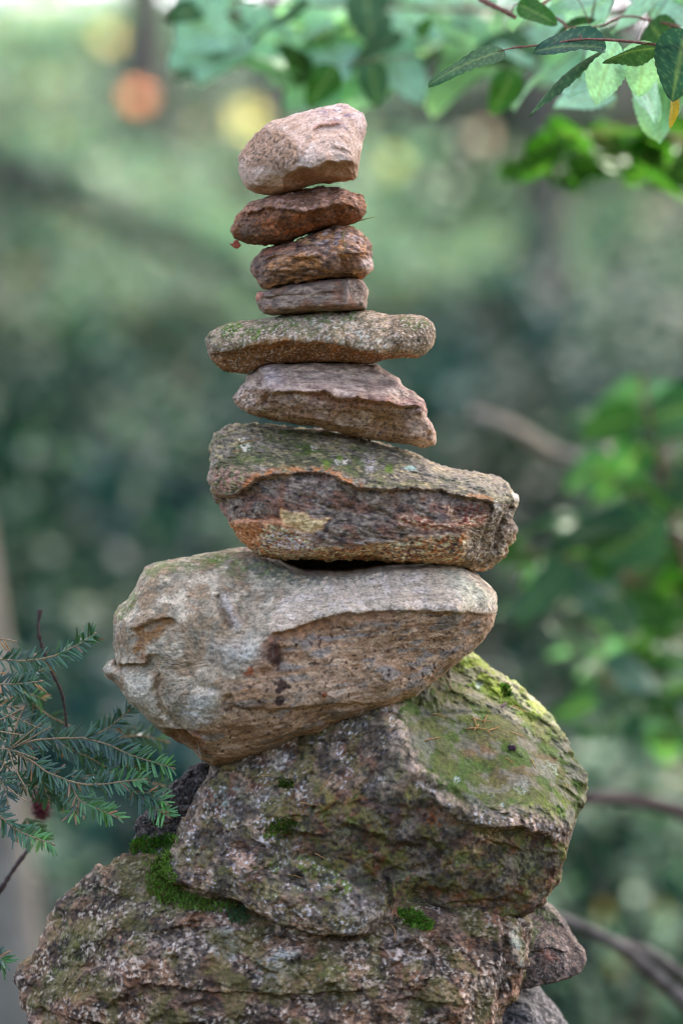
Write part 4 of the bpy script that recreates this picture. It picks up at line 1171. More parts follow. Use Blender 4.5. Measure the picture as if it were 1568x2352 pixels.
def crown_points(c, r, n, rng, clumps=26, fill=0.55):
    clumps = min(clumps, 200)
    """leaf positions gathered in clumps through an ellipsoid, with gaps between"""
    d = rng.normal(size=(clumps, 3)); d /= np.linalg.norm(d, axis=1)[:, None]
    cc = d * (rng.random(clumps) ** 0.42)[:, None]
    k = rng.integers(0, clumps, n)
    sz = rng.uniform(0.16, 0.34, clumps)[k]
    p = cc[k] + rng.normal(size=(n, 3)) * sz[:, None] * fill
    if clumps > 100:           # a dense crown: half of its leaves spread evenly between the clumps
        h = n // 2
        q = rng.normal(size=(h, 3)); q /= np.linalg.norm(q, axis=1)[:, None]
        p[:h] = q * (rng.random(h) ** 0.34)[:, None]
    return np.array(c) + p * np.array(r), k

def make_tree(name, x, y, h, rad, crown_c, crown_r, n, leaf, label, cat, rng, bark, warm=0.02, group=None, lean=(0, 0), base=None, flat=0.4, tints=None, clumps=26, fill=0.55):
    z0 = float(ground_z(np.array([x]), np.array([y]))[0])
    t = empty(name, (x, y, z0))
    tag(t, label, cat, group)
    top = np.array([x + lean[0], y + lean[1], z0 + h])
    path = smooth_path([(0, 0, -0.15), (lean[0] * 0.22 + 0.02, lean[1] * 0.2, h * 0.3), (lean[0] * 0.6 - 0.03, lean[1] * 0.6, h * 0.66), (lean[0], lean[1], h)], 14)
    rr = rad * (1 - 0.7 * np.linspace(0, 1, 14)); rr[0] *= 1.5; rr[1] *= 1.12
    v, f = tube_arrays(path, rr, 12)
    mesh_np('trunk', v, f, bark, parent=t)
    parts = []
    cl = np.array(crown_c) - np.array([x, y, z0])
    for k in range(7):
        u = rng.uniform(0.45, 0.95)
        s0 = path[int(u * 13)]
        d = rng.normal(size=3); d /= np.linalg.norm(d)
        e = cl + d * np.array(crown_r) * 0.75
        mid = (s0 + e) / 2 + rng.normal(size=3) * 0.15 * np.linalg.norm(e - s0) * 0.5
        pv = smooth_path([s0, mid, e], 7)
        parts.append(tube_arrays(pv, rad * 0.34 * (1 - 0.8 * np.linspace(0, 1, 7)), 6))
    v, f = join(parts)
    mesh_np('limbs', v, f, bark, parent=t)['kind'] = 'stuff'
    cen, kk = crown_points(crown_c, crown_r, n, rng, clumps, fill)
    kp = open_gaps(cen, leaf)
    cen, kk = cen[kp], kk[kp]
    v, f = leaf_quads(cen, leaf, rng, flat)
    tint = leaf_tints(len(cen), rng, warm, tints) * np.repeat(rng.uniform(0.6, 1.4, 200)[kk], 4)[:, None]
    mesh_np('crown', v - np.array([x, y, z0]), f, M_LEAF_FAR, tint, parent=t)
    return t

def make_shrub(px, y, ptop, w, n, leaf, label, rng, warm=0.03, group=None, tints=None, flat=0.3):
    x = at_y(px, y)
    z0 = float(ground_z(np.array([x]), np.array([y]))[0])
    h = max(0.5, P(px, ptop, y).z - z0)
    t = empty('shrub', (x, y, z0))
    tag(t, label, 'shrub', group)
    parts = []
    for k in range(6):
        e = np.array([rng.normal() * w * 0.35, rng.normal() * w * 0.3, h * rng.uniform(0.6, 0.95)])
        parts.append(tube_arrays(smooth_path([(0, 0, -0.05), e * np.array([0.3, 0.3, 0.5]), e], 6), 0.016 * (1 - 0.7 * np.linspace(0, 1, 6)), 5))
    v, f = join(parts)
    mesh_np('stems', v, f, M_BARK, parent=t)['kind'] = 'stuff'
    cen, kk = crown_points((0, 0, h * 0.55), (w * 0.6, w * 0.6, h * 0.5), n, rng, 18, 0.6)
    kp = open_gaps(cen + np.array([x, y, z0]), leaf)
    cen, kk = cen[kp], kk[kp]
    cen[:, 2] = np.maximum(cen[:, 2], 0.03)
    v, f = leaf_quads(cen, leaf, rng, flat)
    tint = leaf_tints(len(cen), rng, warm, tints) * np.repeat(rng.uniform(0.55, 1.5, 60)[kk], 4)[:, None]
    mesh_np('foliage', v, f, M_LEAF_FAR, tint, parent=t)
    return t

def gap(px, py, y, r):
    GAPS.append((tuple(P(px, py, y)), r))
# sun reaches the back rim of the mossy boulder and of the two rocks at its right,
for px, py, y, r in [(1085, 1520, 0.145, 0.06), (1125, 1545, 0.145, 0.06), (1170, 1575, 0.145, 0.06), (1215, 1610, 0.135, 0.06), (1255, 2090, 0.16, 0.02), (1292, 2116, 0.16, 0.02), (1262, 2300, 0.20, 0.03)]:
    GAPS.append((tuple(P(px, py, y) + Vector((-0.55, 0.78, -0.43)) * (0.06 if px < 1220 else 0.05)), r))
# the beech leaves along the top,
for q in [(700, 70, 1.9, 0.10), (1010, 50, 2.0, 0.08), (1450, 340, 2.0, 0.25), (1330, 330, 2.0, 0.2)]:
    gap(*q)
# and the slope behind
for q in [(317, 222, 24, 0.5), (250, 85, 30, 0.6), (570, 275, 26, 0.6), (1112, 312, 27, 0.5), (905, 372, 26, 0.5)]:
    gap(*q)
for q in [(300, 110, 38, 3.2), (80, 60, 42, 4.2), (120, 200, 30, 3.0), (300, 330, 24, 0.9), (700, 330, 27, 1.6), (1000, 330, 28, 1.8), (150, 640, 18, 0.5), (560, 300, 27, 1.3), (900, 360, 27, 1.3), (1110, 310, 29, 0.8), (330, 230, 24, 0.3), (400, 480, 20, 0.5),
          (1480, 1800, 11, 1.6), (1440, 2100, 9, 1.4), (1400, 1330, 2.9, 0.16), (1530, 1480, 2.9, 0.14), (280, 1890, 10.5, 0.4), (200, 1100, 14, 0.35)]:
    gap(*q)
rng = np.random.default_rng(11)

# trees: one pale trunk at the left edge, others off to the sides and up the slope
def at_y(px, y):               # ground position below a grid column, at depth y
    return (px - 784) * S * (DIST + y) / DIST

DARK = [lin(27, 46, 34), lin(34, 56, 38), lin(26, 44, 40)]
TEAL = [lin(24, 62, 60), lin(32, 72, 70), lin(20, 54, 52)]
LIGHT = [lin(116, 146, 116), lin(98, 134, 108), lin(150, 168, 142)]

make_tree('beech_tree', at_y(92, 8.0), 8.0, 9.0, 0.11, (-0.9, 8.0, 6.8), (3.4, 2.8, 2.3), 11000, 0.15,
          'slim pale trunked tree blurred at the left edge of the view', 'tree', rng, M_BARK_PALE, lean=(-1.7, 0.2))
make_tree('beech_tree', 3.6, 5.6, 8.0, 0.12, (1.9, 4.2, 6.2), (3.0, 2.6, 1.8), 26000, 0.15,
          'tree standing to the right of the stack whose crown shades the stones', 'tree', rng, M_BARK, lean=(-0.6, 0), clumps=180, fill=0.7)
make_tree('beech_tree', -4.2, 4.4, 8.0, 0.12, (-2.6, 4.6, 6.0), (2.8, 2.4, 2.0), 9000, 0.15,
          'tree standing well to the left of the stack over the fir branch', 'tree', rng, M_BARK, lean=(0.5, 0))
make_tree('beech_tree', 3.4, 12.5, 9.5, 0.16, (3.0, 12.4, 7.4), (4.2, 3.6, 2.5), 15000, 0.22,
          'tree with a dark trunk on the slope behind the right edge', 'tree', rng, M_BARK)
make_tree('beech_tree', at_y(-250, 17.0), 17.0, 11.0, 0.2, (-3.6, 17.5, 9.4), (4.4, 4.0, 2.6), 14000, 0.24,
          'tree on the slope behind the left edge with leaves in sunlight', 'tree', rng, M_BARK, 0.06)
FAR = [(620, 32, 11, 0.16, 0.03, 'far blurred tree on the slope behind the left side of the top stone'),
       (1250, 26, 10, 0.15, 0.03, 'far blurred tree right of the top stone with a dark trunk'),
       (330, 37, 12, 0.25, 0.1, 'far blurred tree high on the slope above the orange leaf'),
       (980, 40, 12, 0.22, 0.05, 'far blurred tree high on the slope right of the top stone'),
       (1440, 36, 12, 0.2, 0.03, 'far blurred tree behind the bright beech leaves at the right'),
       (-160, 28, 11, 0.2, 0.05, 'far blurred tree at the upper left corner of the view')]
for px, y, hh, rd, w, lab in FAR:
    x = at_y(px, y)
    z0 = float(ground_z(np.array([x]), np.array([y]))[0])
    make_tree('beech_tree', x, y, hh, rd, (x, y, z0 + hh * 0.66), (3.4, 3.0, hh * 0.3), 9000, 0.28, lab, 'tree', rng, M_BARK, w)

# shrubs, near to far: px, depth, top, width, leaves, leaf size, warm, tints, label
shr = [
    (1420, 6.5, 1420, 1.0, 800, 0.10, 0.03, None, 'leafy shrub right of the tan boulder behind the sapling'),
    (1500, 9.5, 1640, 2.0, 1500, 0.10, 0.05, LIGHT, 'pale sunlit shrub right of the mossy boulder'),
    (1400, 8.0, 2080, 1.2, 900, 0.09, 0.03, LIGHT, 'low sunlit shrub behind the wedge rock at the lower right'),
    (350, 9.0, 1480, 1.4, 1300, 0.11, 0.0, TEAL, 'blurred blue green shrub left of the tan boulder'),
    (600, 12.0, 1120, 2.2, 1600, 0.12, 0.0, TEAL, 'blurred teal shrub behind the left of the layered boulder'),
    (230, 14.0, 1000, 2.4, 1600, 0.12, 0.0, None, 'green shrub right of the pale trunk at the left'),
    (1120, 11.0, 1160, 2.0, 1500, 0.12, 0.0, None, 'green shrub just right of the stack behind the long mossy stone'),
    (1380, 13.0, 1000, 2.2, 1500, 0.12, 0.0, DARK, 'dark shrub at the right behind the sapling'),
    (840, 17.0, 760, 2.8, 1700, 0.14, 0.0, DARK, 'dark blurred shrub directly behind the small middle stones'),
    (420, 18.0, 760, 3.0, 1700, 0.14, 0.0, TEAL, 'blue green shrub left of the small middle stones'),
    (40, 19.0, 700, 2.8, 1700, 0.14, 0.0, None, 'shrub at the left edge below the diagonal dead trunk'),
    (1200, 19.0, 640, 3.0, 1700, 0.14, 0.0, TEAL, 'grey green shrub right of the ridged stone'),
    (1520, 20.0, 560, 3.0, 1700, 0.14, 0.02, DARK, 'dark shrub at the right edge below the bright beech leaves'),
    (600, 27.0, 330, 3.2, 1500, 0.16, 0.06, LIGHT, 'sunlit yellow green shrub left of the top stone'),
    (960, 28.0, 320, 3.0, 1500, 0.16, 0.06, LIGHT, 'sunlit yellow green shrub right of the top stone'),
    (250, 33.0, 100, 4.0, 1800, 0.18, 0.08, LIGHT, 'sunlit pale shrub at the upper left behind the orange leaf'),
    (40, 38.0, 20, 4.0, 1600, 0.18, 0.08, LIGHT, 'sunlit pale shrub in the upper left corner'),
    (-20, 46.0, -80, 5.5, 2600, 0.34, 0.06, LIGHT, 'pale sunlit shrub in the far upper left corner with the sky behind'),
    (330, 48.0, -90, 5.0, 1200, 0.34, 0.04, LIGHT, 'pale sunlit shrub on the far crest above the orange leaf'),
    (600, 47.0, -60, 5.0, 1400, 0.32, 0.02, None, 'green shrub on the far crest behind the pale beech bough'),
    (150, 50.0, -40, 5.0, 1000, 0.34, 0.06, LIGHT, 'thin sunlit shrub on the far crest left of the orange leaf'),
    (900, 48.0, -60, 5.5, 1400, 0.32, 0.02, None, 'green shrub on the far crest above the top stone'),
    (1250, 34.0, 180, 4.0, 1600, 0.18, 0.02, DARK, 'dark shrub high on the slope right of the top stone'),
]
for px, y, ptop, w, n, lf, wm, tn, lab in shr:
    make_shrub(px, y, ptop, w, n, lf, lab, rng, wm, None, tn)

# single leaves catching the sun far behind: the orange and yellow discs
def far_leaf(px, py, y, size, rgb, label):
    c = np.array(P(px, py, y))
    v = []; f = []
    for q in range(5):
        o = np.array([math.cos(q * 1.26), 0.2 * math.sin(q * 2.1), math.sin(q * 1.26)]) * size * 0.36
        nrm = np.array(SUN) + 0.2 * np.array([math.sin(q * 3), 0, math.cos(q * 5)])
        nrm /= np.linalg.norm(nrm)
        a = o / np.linalg.norm(o); a = a - nrm * a.dot(nrm); a /= np.linalg.norm(a); b = np.cross(nrm, a)
        k = len(v)
        v += [o - a * size * .3, o + b * size * .2 + nrm * .01, o + a * size * .35, o - b * size * .2 + nrm * .01]
        f.append([k, k + 1, k + 2, k + 3])
    v = np.array(v)
    o = mesh_np('autumn_leaf', v, np.array(f), M_LEAF_AUT, np.tile(lin(*rgb), (len(v), 1)), loc=c)
    tag(o, label, 'leaf')
for q in [(317, 222, 24, 0.14, (246, 178, 134), 'small orange leaf spray glowing as a blurred disc at the upper left'),
          (250, 85, 30, 0.14, (216, 200, 116), 'yellow leaf spray glowing as a blurred disc above the orange one'),
          (570, 275, 26, 0.22, (190, 196, 120), 'pale yellow leaf spray glowing just left of the top stone'),
          (1112, 312, 27, 0.10, (196, 190, 170), 'pale leaf spray glowing as a disc right of the top stone'),
          (905, 372, 26, 0.13, (170, 190, 110), 'green leaf spray glowing as a disc close to the right of the top stone')]:
    far_leaf(q[0], q[1], q[2], q[3] * 0.95, *q[4:])

# one unseen mass of leaves, added behind the camera to cut low sky light
def add_unseen_wood():
    n = 11500
    th = rng.uniform(math.radians(165), math.radians(375), n)
    r = rng.uniform(10.5, 15.0, n)
    x = np.cos(th) * r; y = np.sin(th) * r - 2.0
    z = rng.uniform(-0.6, 3.8, n)
    v, f = leaf_quads(np.c_[x, y, z], 0.42, rng, 0.1)
    o = mesh_np('unseen_wood', v, f, M_LEAF_FAR, leaf_tints(n, rng, 0.03))
    tag(o, 'unseen green wood added behind the camera to hold back low sky light', 'wood', kind='stuff')
add_unseen_wood()

def undergrowth():
    n = 125000
    y = 6.5 + 42 * rng.random(n) ** 1.25
    x = rng.uniform(-1, 1, n) * (0.25 * (y + DIST) + 1.2)
    p = np.c_[x / 1.6, y / 1.6, np.zeros(n)]
    keep = fbm(p, 3) > -0.45
    x, y, p = x[keep], y[keep], p[keep]
    z = ground_z(x, y) + np.abs(rng.normal(size=len(x))) * 0.16 * (1 + fbm(p * 0.7 + 9, 2)) + 0.03
    v, f = leaf_quads(np.c_[x, y, z], 0.16, rng, 0.45)
    tint = 0.9 * leaf_tints(len(x), rng, 0.004, [lin(44, 80, 60), lin(62, 98, 70), lin(28, 66, 54), lin(86, 114, 92), lin(20, 54, 48)]) * np.repeat(np.clip(1 + 0.9 * fbm(p * 1.7 + 40, 3), 0.35, 1.8), 4)[:, None]
    o = mesh_np('undergrowth', v, f, M_LEAF_FAR, tint)
    tag(o, 'low green undergrowth covering the woodland slope', 'ground cover', kind='stuff')
undergrowth()

# leaning dead trunk and bare branches, out of focus -----------------------------------------
M_BARK_DARK = bark_mat('mossy_bark', (44, 54, 46), (80, 88, 76), 12)
def bare(name, pts, r0, r1, label, cat, mat, seed=0, sub=(), bumps=0.0, n=26):
    path = smooth_path([tuple(P(a, b, d)) for a, b, d in pts], n)
    loc = path[0].copy()
    rg = np.random.default_rng(seed)
    rr = np.linspace(r0, r1, n) * (1 + bumps * rg.uniform(-1, 1, n))
    v, f = tube_arrays(path - loc, rr, 9)
    o = mesh_np(name, v, f, mat, loc=loc)
    tag(o, label, cat)
    for q, (sp, a, b) in enumerate(sub):
        pp = smooth_path([tuple(P(*s)) for s in sp], 14)
        v, f = tube_arrays(pp - loc, np.linspace(a, b, 14) * (1 + bumps * rg.uniform(-1, 1, 14)), 8)
        mesh_np('side_branch', v, f, mat, parent=o)
    return o
bare('fallen_trunk', [(-120, 330, 22.0), (120, 430, 22.2), (420, 570, 22.5), (700, 680, 23.0), (900, 760, 23.6)], 0.09, 0.06,
     'dark dead trunk leaning diagonally behind the upper left of the stack', 'dead trunk', M_BARK_DARK, 1)
bare('dead_branch', [(1180, 1790, 1.9), (1330, 1832, 1.9), (1440, 1836, 2.0), (1580, 1872, 2.1), (1760, 1960, 2.2)], 0.012, 0.016,
     'blurred dark horizontal branch right of the mossy boulder', 'branch', M_DEADTWIG, 2)
bare('dead_branch', [(1200, 2080, 1.4), (1310, 2120, 1.45), (1420, 2175, 1.5), (1500, 2240, 1.55), (1600, 2330, 1.6)], 0.009, 0.016,
     'blurred grey forked branch at the lower right behind the wedge rock', 'branch', M_BARK, 3,
     [([(1400, 2163, 1.5), (1490, 2190, 1.55), (1580, 2250, 1.6)], 0.010, 0.011)])
bare('dead_branch', [(1080, 950, 4.2), (1180, 985, 4.2), (1270, 1040, 4.3), (1350, 1060, 4.3), (1420, 1030, 4.4)], 0.016, 0.02,
     'pale blurred broken branch right of the tilted slab', 'branch', M_BARK_PALE, 4)
bare('dead_twig', [(92, 1400, 0.10), (88, 1445, 0.10), (97, 1485, 0.11), (117, 1540, 0.12), (141, 1590, 0.13), (150, 1640, 0.14), (154, 1690, 0.16)], 0.0030, 0.0022,
     'upright knobbly dead twig behind the fir branch at the left', 'twig', M_DEADTWIG, 5, (), 0.45, 40)
bare('dead_twig', [(70, 1945, 0.25), (30, 2000, 0.25), (-10, 2060, 0.26), (-60, 2120, 0.28)], 0.0030, 0.0045,
     'bare dark twig low at the left edge below the fir needles', 'twig', M_DEADTWIG, 6, (), 0.3)

# ------------------------------------------------------------------ fir branch at the left
def fir_twig(parts_tw, parts_nd, tints, pts, r, rg, nl=0.0265, dens=820, green=1.0, skip=0.0, side=(1, 1), tip=True, flatness=0.5):
    pts = [tuple(P(a, b, d)) for a, b, d in pts]
    L = sum((Vector(pts[i + 1]) - Vector(pts[i])).length for i in range(len(pts) - 1))
    n = max(8, int(L / 0.006))
    path = smooth_path(pts, n)
    parts_tw.append(tube_arrays(path, np.linspace(r, r * 0.7, n) * (1 + 0.18 * rg.uniform(-1, 1, n)), 6))
    if dens <= 0: return
    m = int(L * dens)
    for k in range(m):
        u = rg.random() if skip == 0 else skip + (1 - skip) * rg.random()
        q = u * (n - 1); i = min(int(q), n - 2)
        p0 = path[i] + (q - i) * (path[i + 1] - path[i])
        t = path[i + 1] - path[i]; t /= np.linalg.norm(t)
        sgn = 1 if k % 2 else -1
        if rg.random() > (side[0] if sgn > 0 else side[1]): continue
        # across the spray: a vector mostly in the picture's plane, tipped towards the viewer
        acr = np.cross(t, np.array([0.0, -1.0, 0.25])); acr /= np.linalg.norm(acr)
        nor = np.cross(acr, t)
        el = rg.normal(0.0, flatness)
        if math.sin(u * 37.0 + m) > 0.86 and rg.random() < 0.7: continue
        d = t * rg.uniform(0.3, 1.0) + sgn * acr * math.cos(el) + nor * math.sin(el) * 0.8
        if u > 0.93: d += t * 1.2 * (u - 0.93) / 0.07
        d /= np.linalg.norm(d)
        ln = nl * rg.uniform(0.62, 1.12) * (0.72 + 0.28 * math.sin(math.pi * min(1, 0.12 + u * 0.85)))
        wd = np.cross(d, nor); wd /= np.linalg.norm(wd) + 1e-9
        w = 0.0016
        drop = np.array([0, 0, -1]) * ln * rg.uniform(0.0, 0.12)
        a = p0; b = p0 + d * ln * 0.5 - drop * 0.1; c = p0 + d * ln + drop
        nn = np.cross(wd, d)
        parts_nd.append((np.array([a - wd * w * 0.6, a + wd * w * 0.6, b + wd * w, b - wd * w, c + wd * w * 0.55, c - wd * w * 0.55,
                                   b + nn * w * 0.4]), np.array([[0, 1, 2, 6], [0, 6, 3, 0], [3, 6, 4, 5], [6, 2, 4, 6]])))
        young = sm(0.35, 0.95, np.array([u]))[0] * green
        base = lin(54, 88, 54) * (1 - young) + lin(92, 148, 62) * young
        tints.append(np.tile((base if rg.random() > 0.03 else lin(150, 104, 62)) * rg.uniform(0.6, 1.45), (7, 1)))
    if tip:
        parts_tw.append(tube_arrays(np.array([path[-1], path[-1] + (path[-1] - path[-2]) * 0.4, path[-1] + (path[-1] - path[-2]) * 1.1]), [0.0014, 0.0021, 0.0006], 7))

def zf(pts, d0=0.0, d1=None):
    n = len(pts)
    return [(x * 0.2932, 1379.8 + y * 0.2932, d0 + ((d1 if d1 is not None else d0) - d0) * i / max(1, n - 1)) for i, (x, y) in enumerate(pts)]

def quads_fix(f):              # drop the repeated corner so every face is a true triangle pair
    return f

def fir_branch():
    root_p = P(-60, 1725, 0.02)
    t = empty('fir_branch', root_p)
    tag(t, 'green fir branch with flat needles reaching in from the left edge', 'fir branch')
    loc = np.array(root_p)
    rg = np.random.default_rng(5)
    sprays = [
        # points, depths, radius, kwargs
        ([(-120, 455), (0, 460), (200, 470), (400, 440), (560, 370), (680, 300), (740, 262)], 0.02, 0.0, 0.0013, dict(green=0.25, flatness=0.7)),
        ([(-120, 660), (0, 655), (170, 650), (310, 632)], 0.02, 0.0, 0.0013, dict(green=0.1, flatness=0.7)),
        ([(180, 640), (260, 580), (380, 520)], 0.03, 0.03, 0.0010, dict(green=0.1, flatness=0.7)),
        ([(-120, 850), (0, 880), (150, 930), (270, 985), (360, 1010)], 0.03, 0.02, 0.0014, dict(green=0.0)),
        ([(60, 1165), (250, 1100), (450, 1080), (650, 1075), (760, 1045), (880, 975), (1000, 872)], 0.0, 0.03, 0.0017, dict(green=0.0)),
        ([(650, 1075), (850, 1130), (1000, 1200), (1180, 1260), (1345, 1310)], 0.0, -0.03, 0.0014, dict(green=0.95, dens=950)),
        ([(60, 1165), (250, 1260), (380, 1350), (540, 1420), (620, 1560), (760, 1630), (920, 1700)], 0.0, -0.02, 0.0016, dict(green=0.7)),
        ([(540, 1415), (660, 1440), (800, 1440), (950, 1420), (1115, 1402)], -0.01, -0.03, 0.0017, dict(green=0.6, dens=700)),
        ([(1000, 1420), (1060, 1500), (1150, 1575), (1240, 1640), (1310, 1690)], -0.02, -0.03, 0.0012, dict(green=1.0, dens=1000)),
        ([(1060, 1490), (1170, 1515), (1290, 1585)], -0.02, -0.03, 0.0011, dict(green=1.0, dens=1000)),
        ([(600, 1600), (590, 1640), (578, 1660)], -0.02, -0.02, 0.0011, dict(green=1.0, dens=820, flatness=1.0)),
        ([(-140, 1560), (0, 1690), (120, 1790), (250, 1850), (400, 1905)], -0.01, -0.02, 0.0014, dict(green=0.85)),
        ([(-140, 1330), (-20, 1380), (40, 1480), (60, 1580)], 0.01, 0.0, 0.0014, dict(green=0.0)),
        ([(-120, 1030), (0, 1080), (60, 1165)], 0.01, 0.0, 0.0016, dict(green=0.0)),
        ([(-100, 800), (20, 830), (110, 830)], 0.04, 0.04, 0.0012, dict(green=0.0)),
        ([(200, 1440), (420, 1500), (520, 1560)], 0.03, 0.04, 0.0012, dict(green=0.2)),
        ([(560, 1380), (700, 1370), (860, 1350)], 0.03, 0.03, 0.0010, dict(green=0.5)),
        ([(-120, 2790), (0, 2810), (40, 2840)], 0.01, 0.01, 0.0012, dict(green=0.8)),
        ([(420, 1090), (560, 1170), (700, 1230), (800, 1290)], 0.02, 0.03, 0.0012, dict(green=0.1)),
        ([(250, 1270), (330, 1420), (380, 1560)], 0.01, 0.03, 0.0011, dict(green=0.1)),
        ([(880, 1140), (960, 1220), (1060, 1300), (1090, 1330)], 0.0, 0.01, 0.0011, dict(green=0.8)),
        ([(-100, 1240), (20, 1270), (120, 1380), (190, 1480)], 0.03, 0.03, 0.0013, dict(green=0.0)),
        ([(-110, 960), (40, 1010), (180, 1110), (300, 1150)], 0.04, 0.04, 0.0013, dict(green=0.0)),
        # a softer spray behind
        ([(930, 1075), (1060, 1060), (1190, 1075), (1300, 1105)], 0.30, 0.32, 0.0016, dict(green=0.4)),
        ([(1100, 1420), (1240, 1440), (1330, 1480)], 0.36, 0.36, 0.0016, dict(green=0.2)),
        ([(60, 700), (200, 720), (330, 770)], 0.16, 0.18, 0.0012, dict(green=0.6)),
        ([(250, 800), (380, 900), (530, 975)], 0.18, 0.2, 0.0014, dict(green=0.0, dens=300)),
        ([(200, 1700), (260, 1800), (330, 1900)], 0.22, 0.24, 0.0012, dict(green=0.8)),
    ]
    allnd, alltint = [], []
    for pts, d0, d1, r, kw in sprays:
        tw = []
        fir_twig(tw, allnd, alltint, zf(pts, d0, d1), r, rg, **kw)
        v, f = join(tw)
        mesh_np('twig', v - loc, f, M_FIRTWIG, parent=t)
    bare_tw = [[(70, 1165), (120, 1000), (185, 838)], [(70, 1165), (200, 1060), (322, 960)], [(70, 1170), (240, 1080), (400, 985)],
               [(70, 1165), (110, 1300), (210, 1480)], [(-120, 1150), (0, 1160), (70, 1165)], [(0, 1025), (80, 1040), (180, 1052)],
               [(70, 1165), (30, 1280), (0, 1340)], [(-60, 300), (40, 305), (128, 320)], [(70, 1165), (180, 1200), (300, 1245)], [(60, 1460), (140, 1530), (220, 1575)],
               [(-90, 960), (30, 920), (185, 840)]]
    for pts in bare_tw:
        tw = []
        fir_twig(tw, [], [], zf(pts, 0.0, -0.03), 0.0013, rg, dens=0)
        v, f = join(tw)
        mesh_np('bare_twig', v - loc, f, M_FIRTWIG, parent=t)
    # a few dead orange needles
    dn = []
    for a, b in [((0, 320), (55, 395)), ((30, 320), (85, 400)), ((0, 565), (55, 575)), ((270, 650), (330, 715)), ((300, 660), (378, 735)), ((285, 665), (345, 700))]:
        q = [np.array(P(a[0] * .2932, 1379.8 + a[1] * .2932, -0.01)), np.array(P(b[0] * .2932, 1379.8 + b[1] * .2932, -0.012))]
        dn.append(tube_arrays(np.array([q[0], (q[0] + q[1]) / 2, q[1]]), [0.0008, 0.0012, 0.0006], 5))
    v, f = join(dn)
    o = mesh_np('dead_needles', v - loc, f, M_NEEDLE_DRY, parent=t)
    v = []; f = []; k = 0
    for a, b in allnd:
        v.append(a); f.append(b + k); k += len(a)
    v = np.concatenate(v); f = np.concatenate(f)
    # faces with a repeated corner become triangles
    tri = np.concatenate([f[:, [0, 1, 2]], f[:, [0, 2, 3]]])
    ok = (tri[:, 0] != tri[:, 1]) & (tri[:, 1] != tri[:, 2]) & (tri[:, 0] != tri[:, 2])
    o = mesh_np('needles', v - loc, tri[ok], M_NEEDLE, np.concatenate(alltint), smooth=False, parent=t)
    o['kind'] = 'stuff'
fir_branch()

# the dark red cone behind the needles
def cone():
    c = np.array(P(94, 1848, 0.5)); 
    parts = []
    rg = np.random.default_rng(2)
    core = [(0, 0, 0.020), (0, 0, 0.010), (0, 0, 0), (0, 0, -0.012), (0, 0, -0.022)]
    parts.append(tube_arrays(np.array(core), [0.006, 0.012, 0.014, 0.011, 0.004], 10))
    for k in range(46):
        z = 0.019 - 0.040 * k / 46
        r = 0.0135 * math.sqrt(max(0.05, 1 - (z / 0.024) ** 2))
        a = k * 2.39996
        d = np.array([math.cos(a), math.sin(a), 0]); s = np.array([-d[1], d[0], 0])
        p = d * r + np.array([0, 0, z])
        parts.append((np.array([p - s * 0.004, p + s * 0.004, p + s * 0.003 + d * 0.005 - [0, 0, 0.005], p - s * 0.003 + d * 0.005 - [0, 0, 0.005]]), np.array([[0, 1, 2, 3]])))
    v, f = join(parts)
    o = mesh_np('fir_cone', v * 1.1, f, bark_mat('dark_red_cone', (60, 22, 24), (104, 44, 42), 200), loc=c)
    tag(o, 'small dark red cone blurred behind the fir needles', 'cone')
cone()

# ------------------------------------------------------------------ beech leaves at the top and right
def leaf_mesh(name, L, W, fold, droop, curl, seed, tint, nu=34, nv=6):
    """one beech leaf: oval, pointed, wavy toothed edge, pleated between the veins; base at 0, tip along +X, face +Z"""
    rg = np.random.default_rng(seed)
    u = np.linspace(0, 1, nu); v = np.linspace(-1, 1, 2 * nv + 1)
    U, V = np.meshgrid(u, v, indexing='ij')
    prof = np.sin(math.pi * U ** 0.8) ** 0.62 * (1 - 0.15 * U)
    prof[0] = 0.02; prof[-1] = 0.0
    tooth = 1 + (0.07 * (((U * 11 + 0.3 * seed) % 1.0) - 0.5) + 0.03 * np.sin(U * 9 + seed)) * (np.abs(V) > 0.9)
    X = L * (U - 0.06 * (np.abs(V) ** 2) * np.sin(math.pi * U))
    Y = W * 0.5 * prof * V * tooth
    veins = np.sin((U * 9.0 - np.abs(V) * 2.4) * 2 * math.pi) * 0.017 * L * np.sin(math.pi * U) * (np.abs(V) > 0.06)
    Z = fold * np.abs(Y) + 0.55 * veins - droop * L * U * U + curl * (Y / (W * .5)) ** 2 * W * 0.5
    Z = Z + 0.05 * W * np.sin(U * 7 + V * 2 + seed) * np.abs(V)
    co = np.c_[X.ravel(), Y.ravel(), Z.ravel()]
    n0, n1 = U.shape
    i = np.arange(n0 * n1).reshape(n0, n1)
    f = np.stack([i[:-1, :-1], i[1:, :-1], i[1:, 1:], i[:-1, 1:]], -1).reshape(-1, 4)
    col = np.tile(tint, (len(co), 1)) * (0.9 + 0.2 * rg.random((len(co), 1)))
    rib = np.exp(-(V.ravel() / 0.07) ** 2)
    sv = (np.cos((U * 9.0 - np.abs(V) * 2.4) * 2 * math.pi) > 0.86).ravel() * 0.22
    col = col * (1 - sv[:, None]) + lin(140, 165, 110) * sv[:, None]
    blem = fbm(np.c_[U.ravel() * 7 + seed * 3, V.ravel() * 3, np.full(U.size, seed)], 3)
    col = np.where((blem > 0.9)[:, None], lin(128, 104, 70), col)
    col = col * (1 - 0.4 * rib[:, None]) + lin(150, 170, 96) * 0.4 * rib[:, None]
    return co, f, col

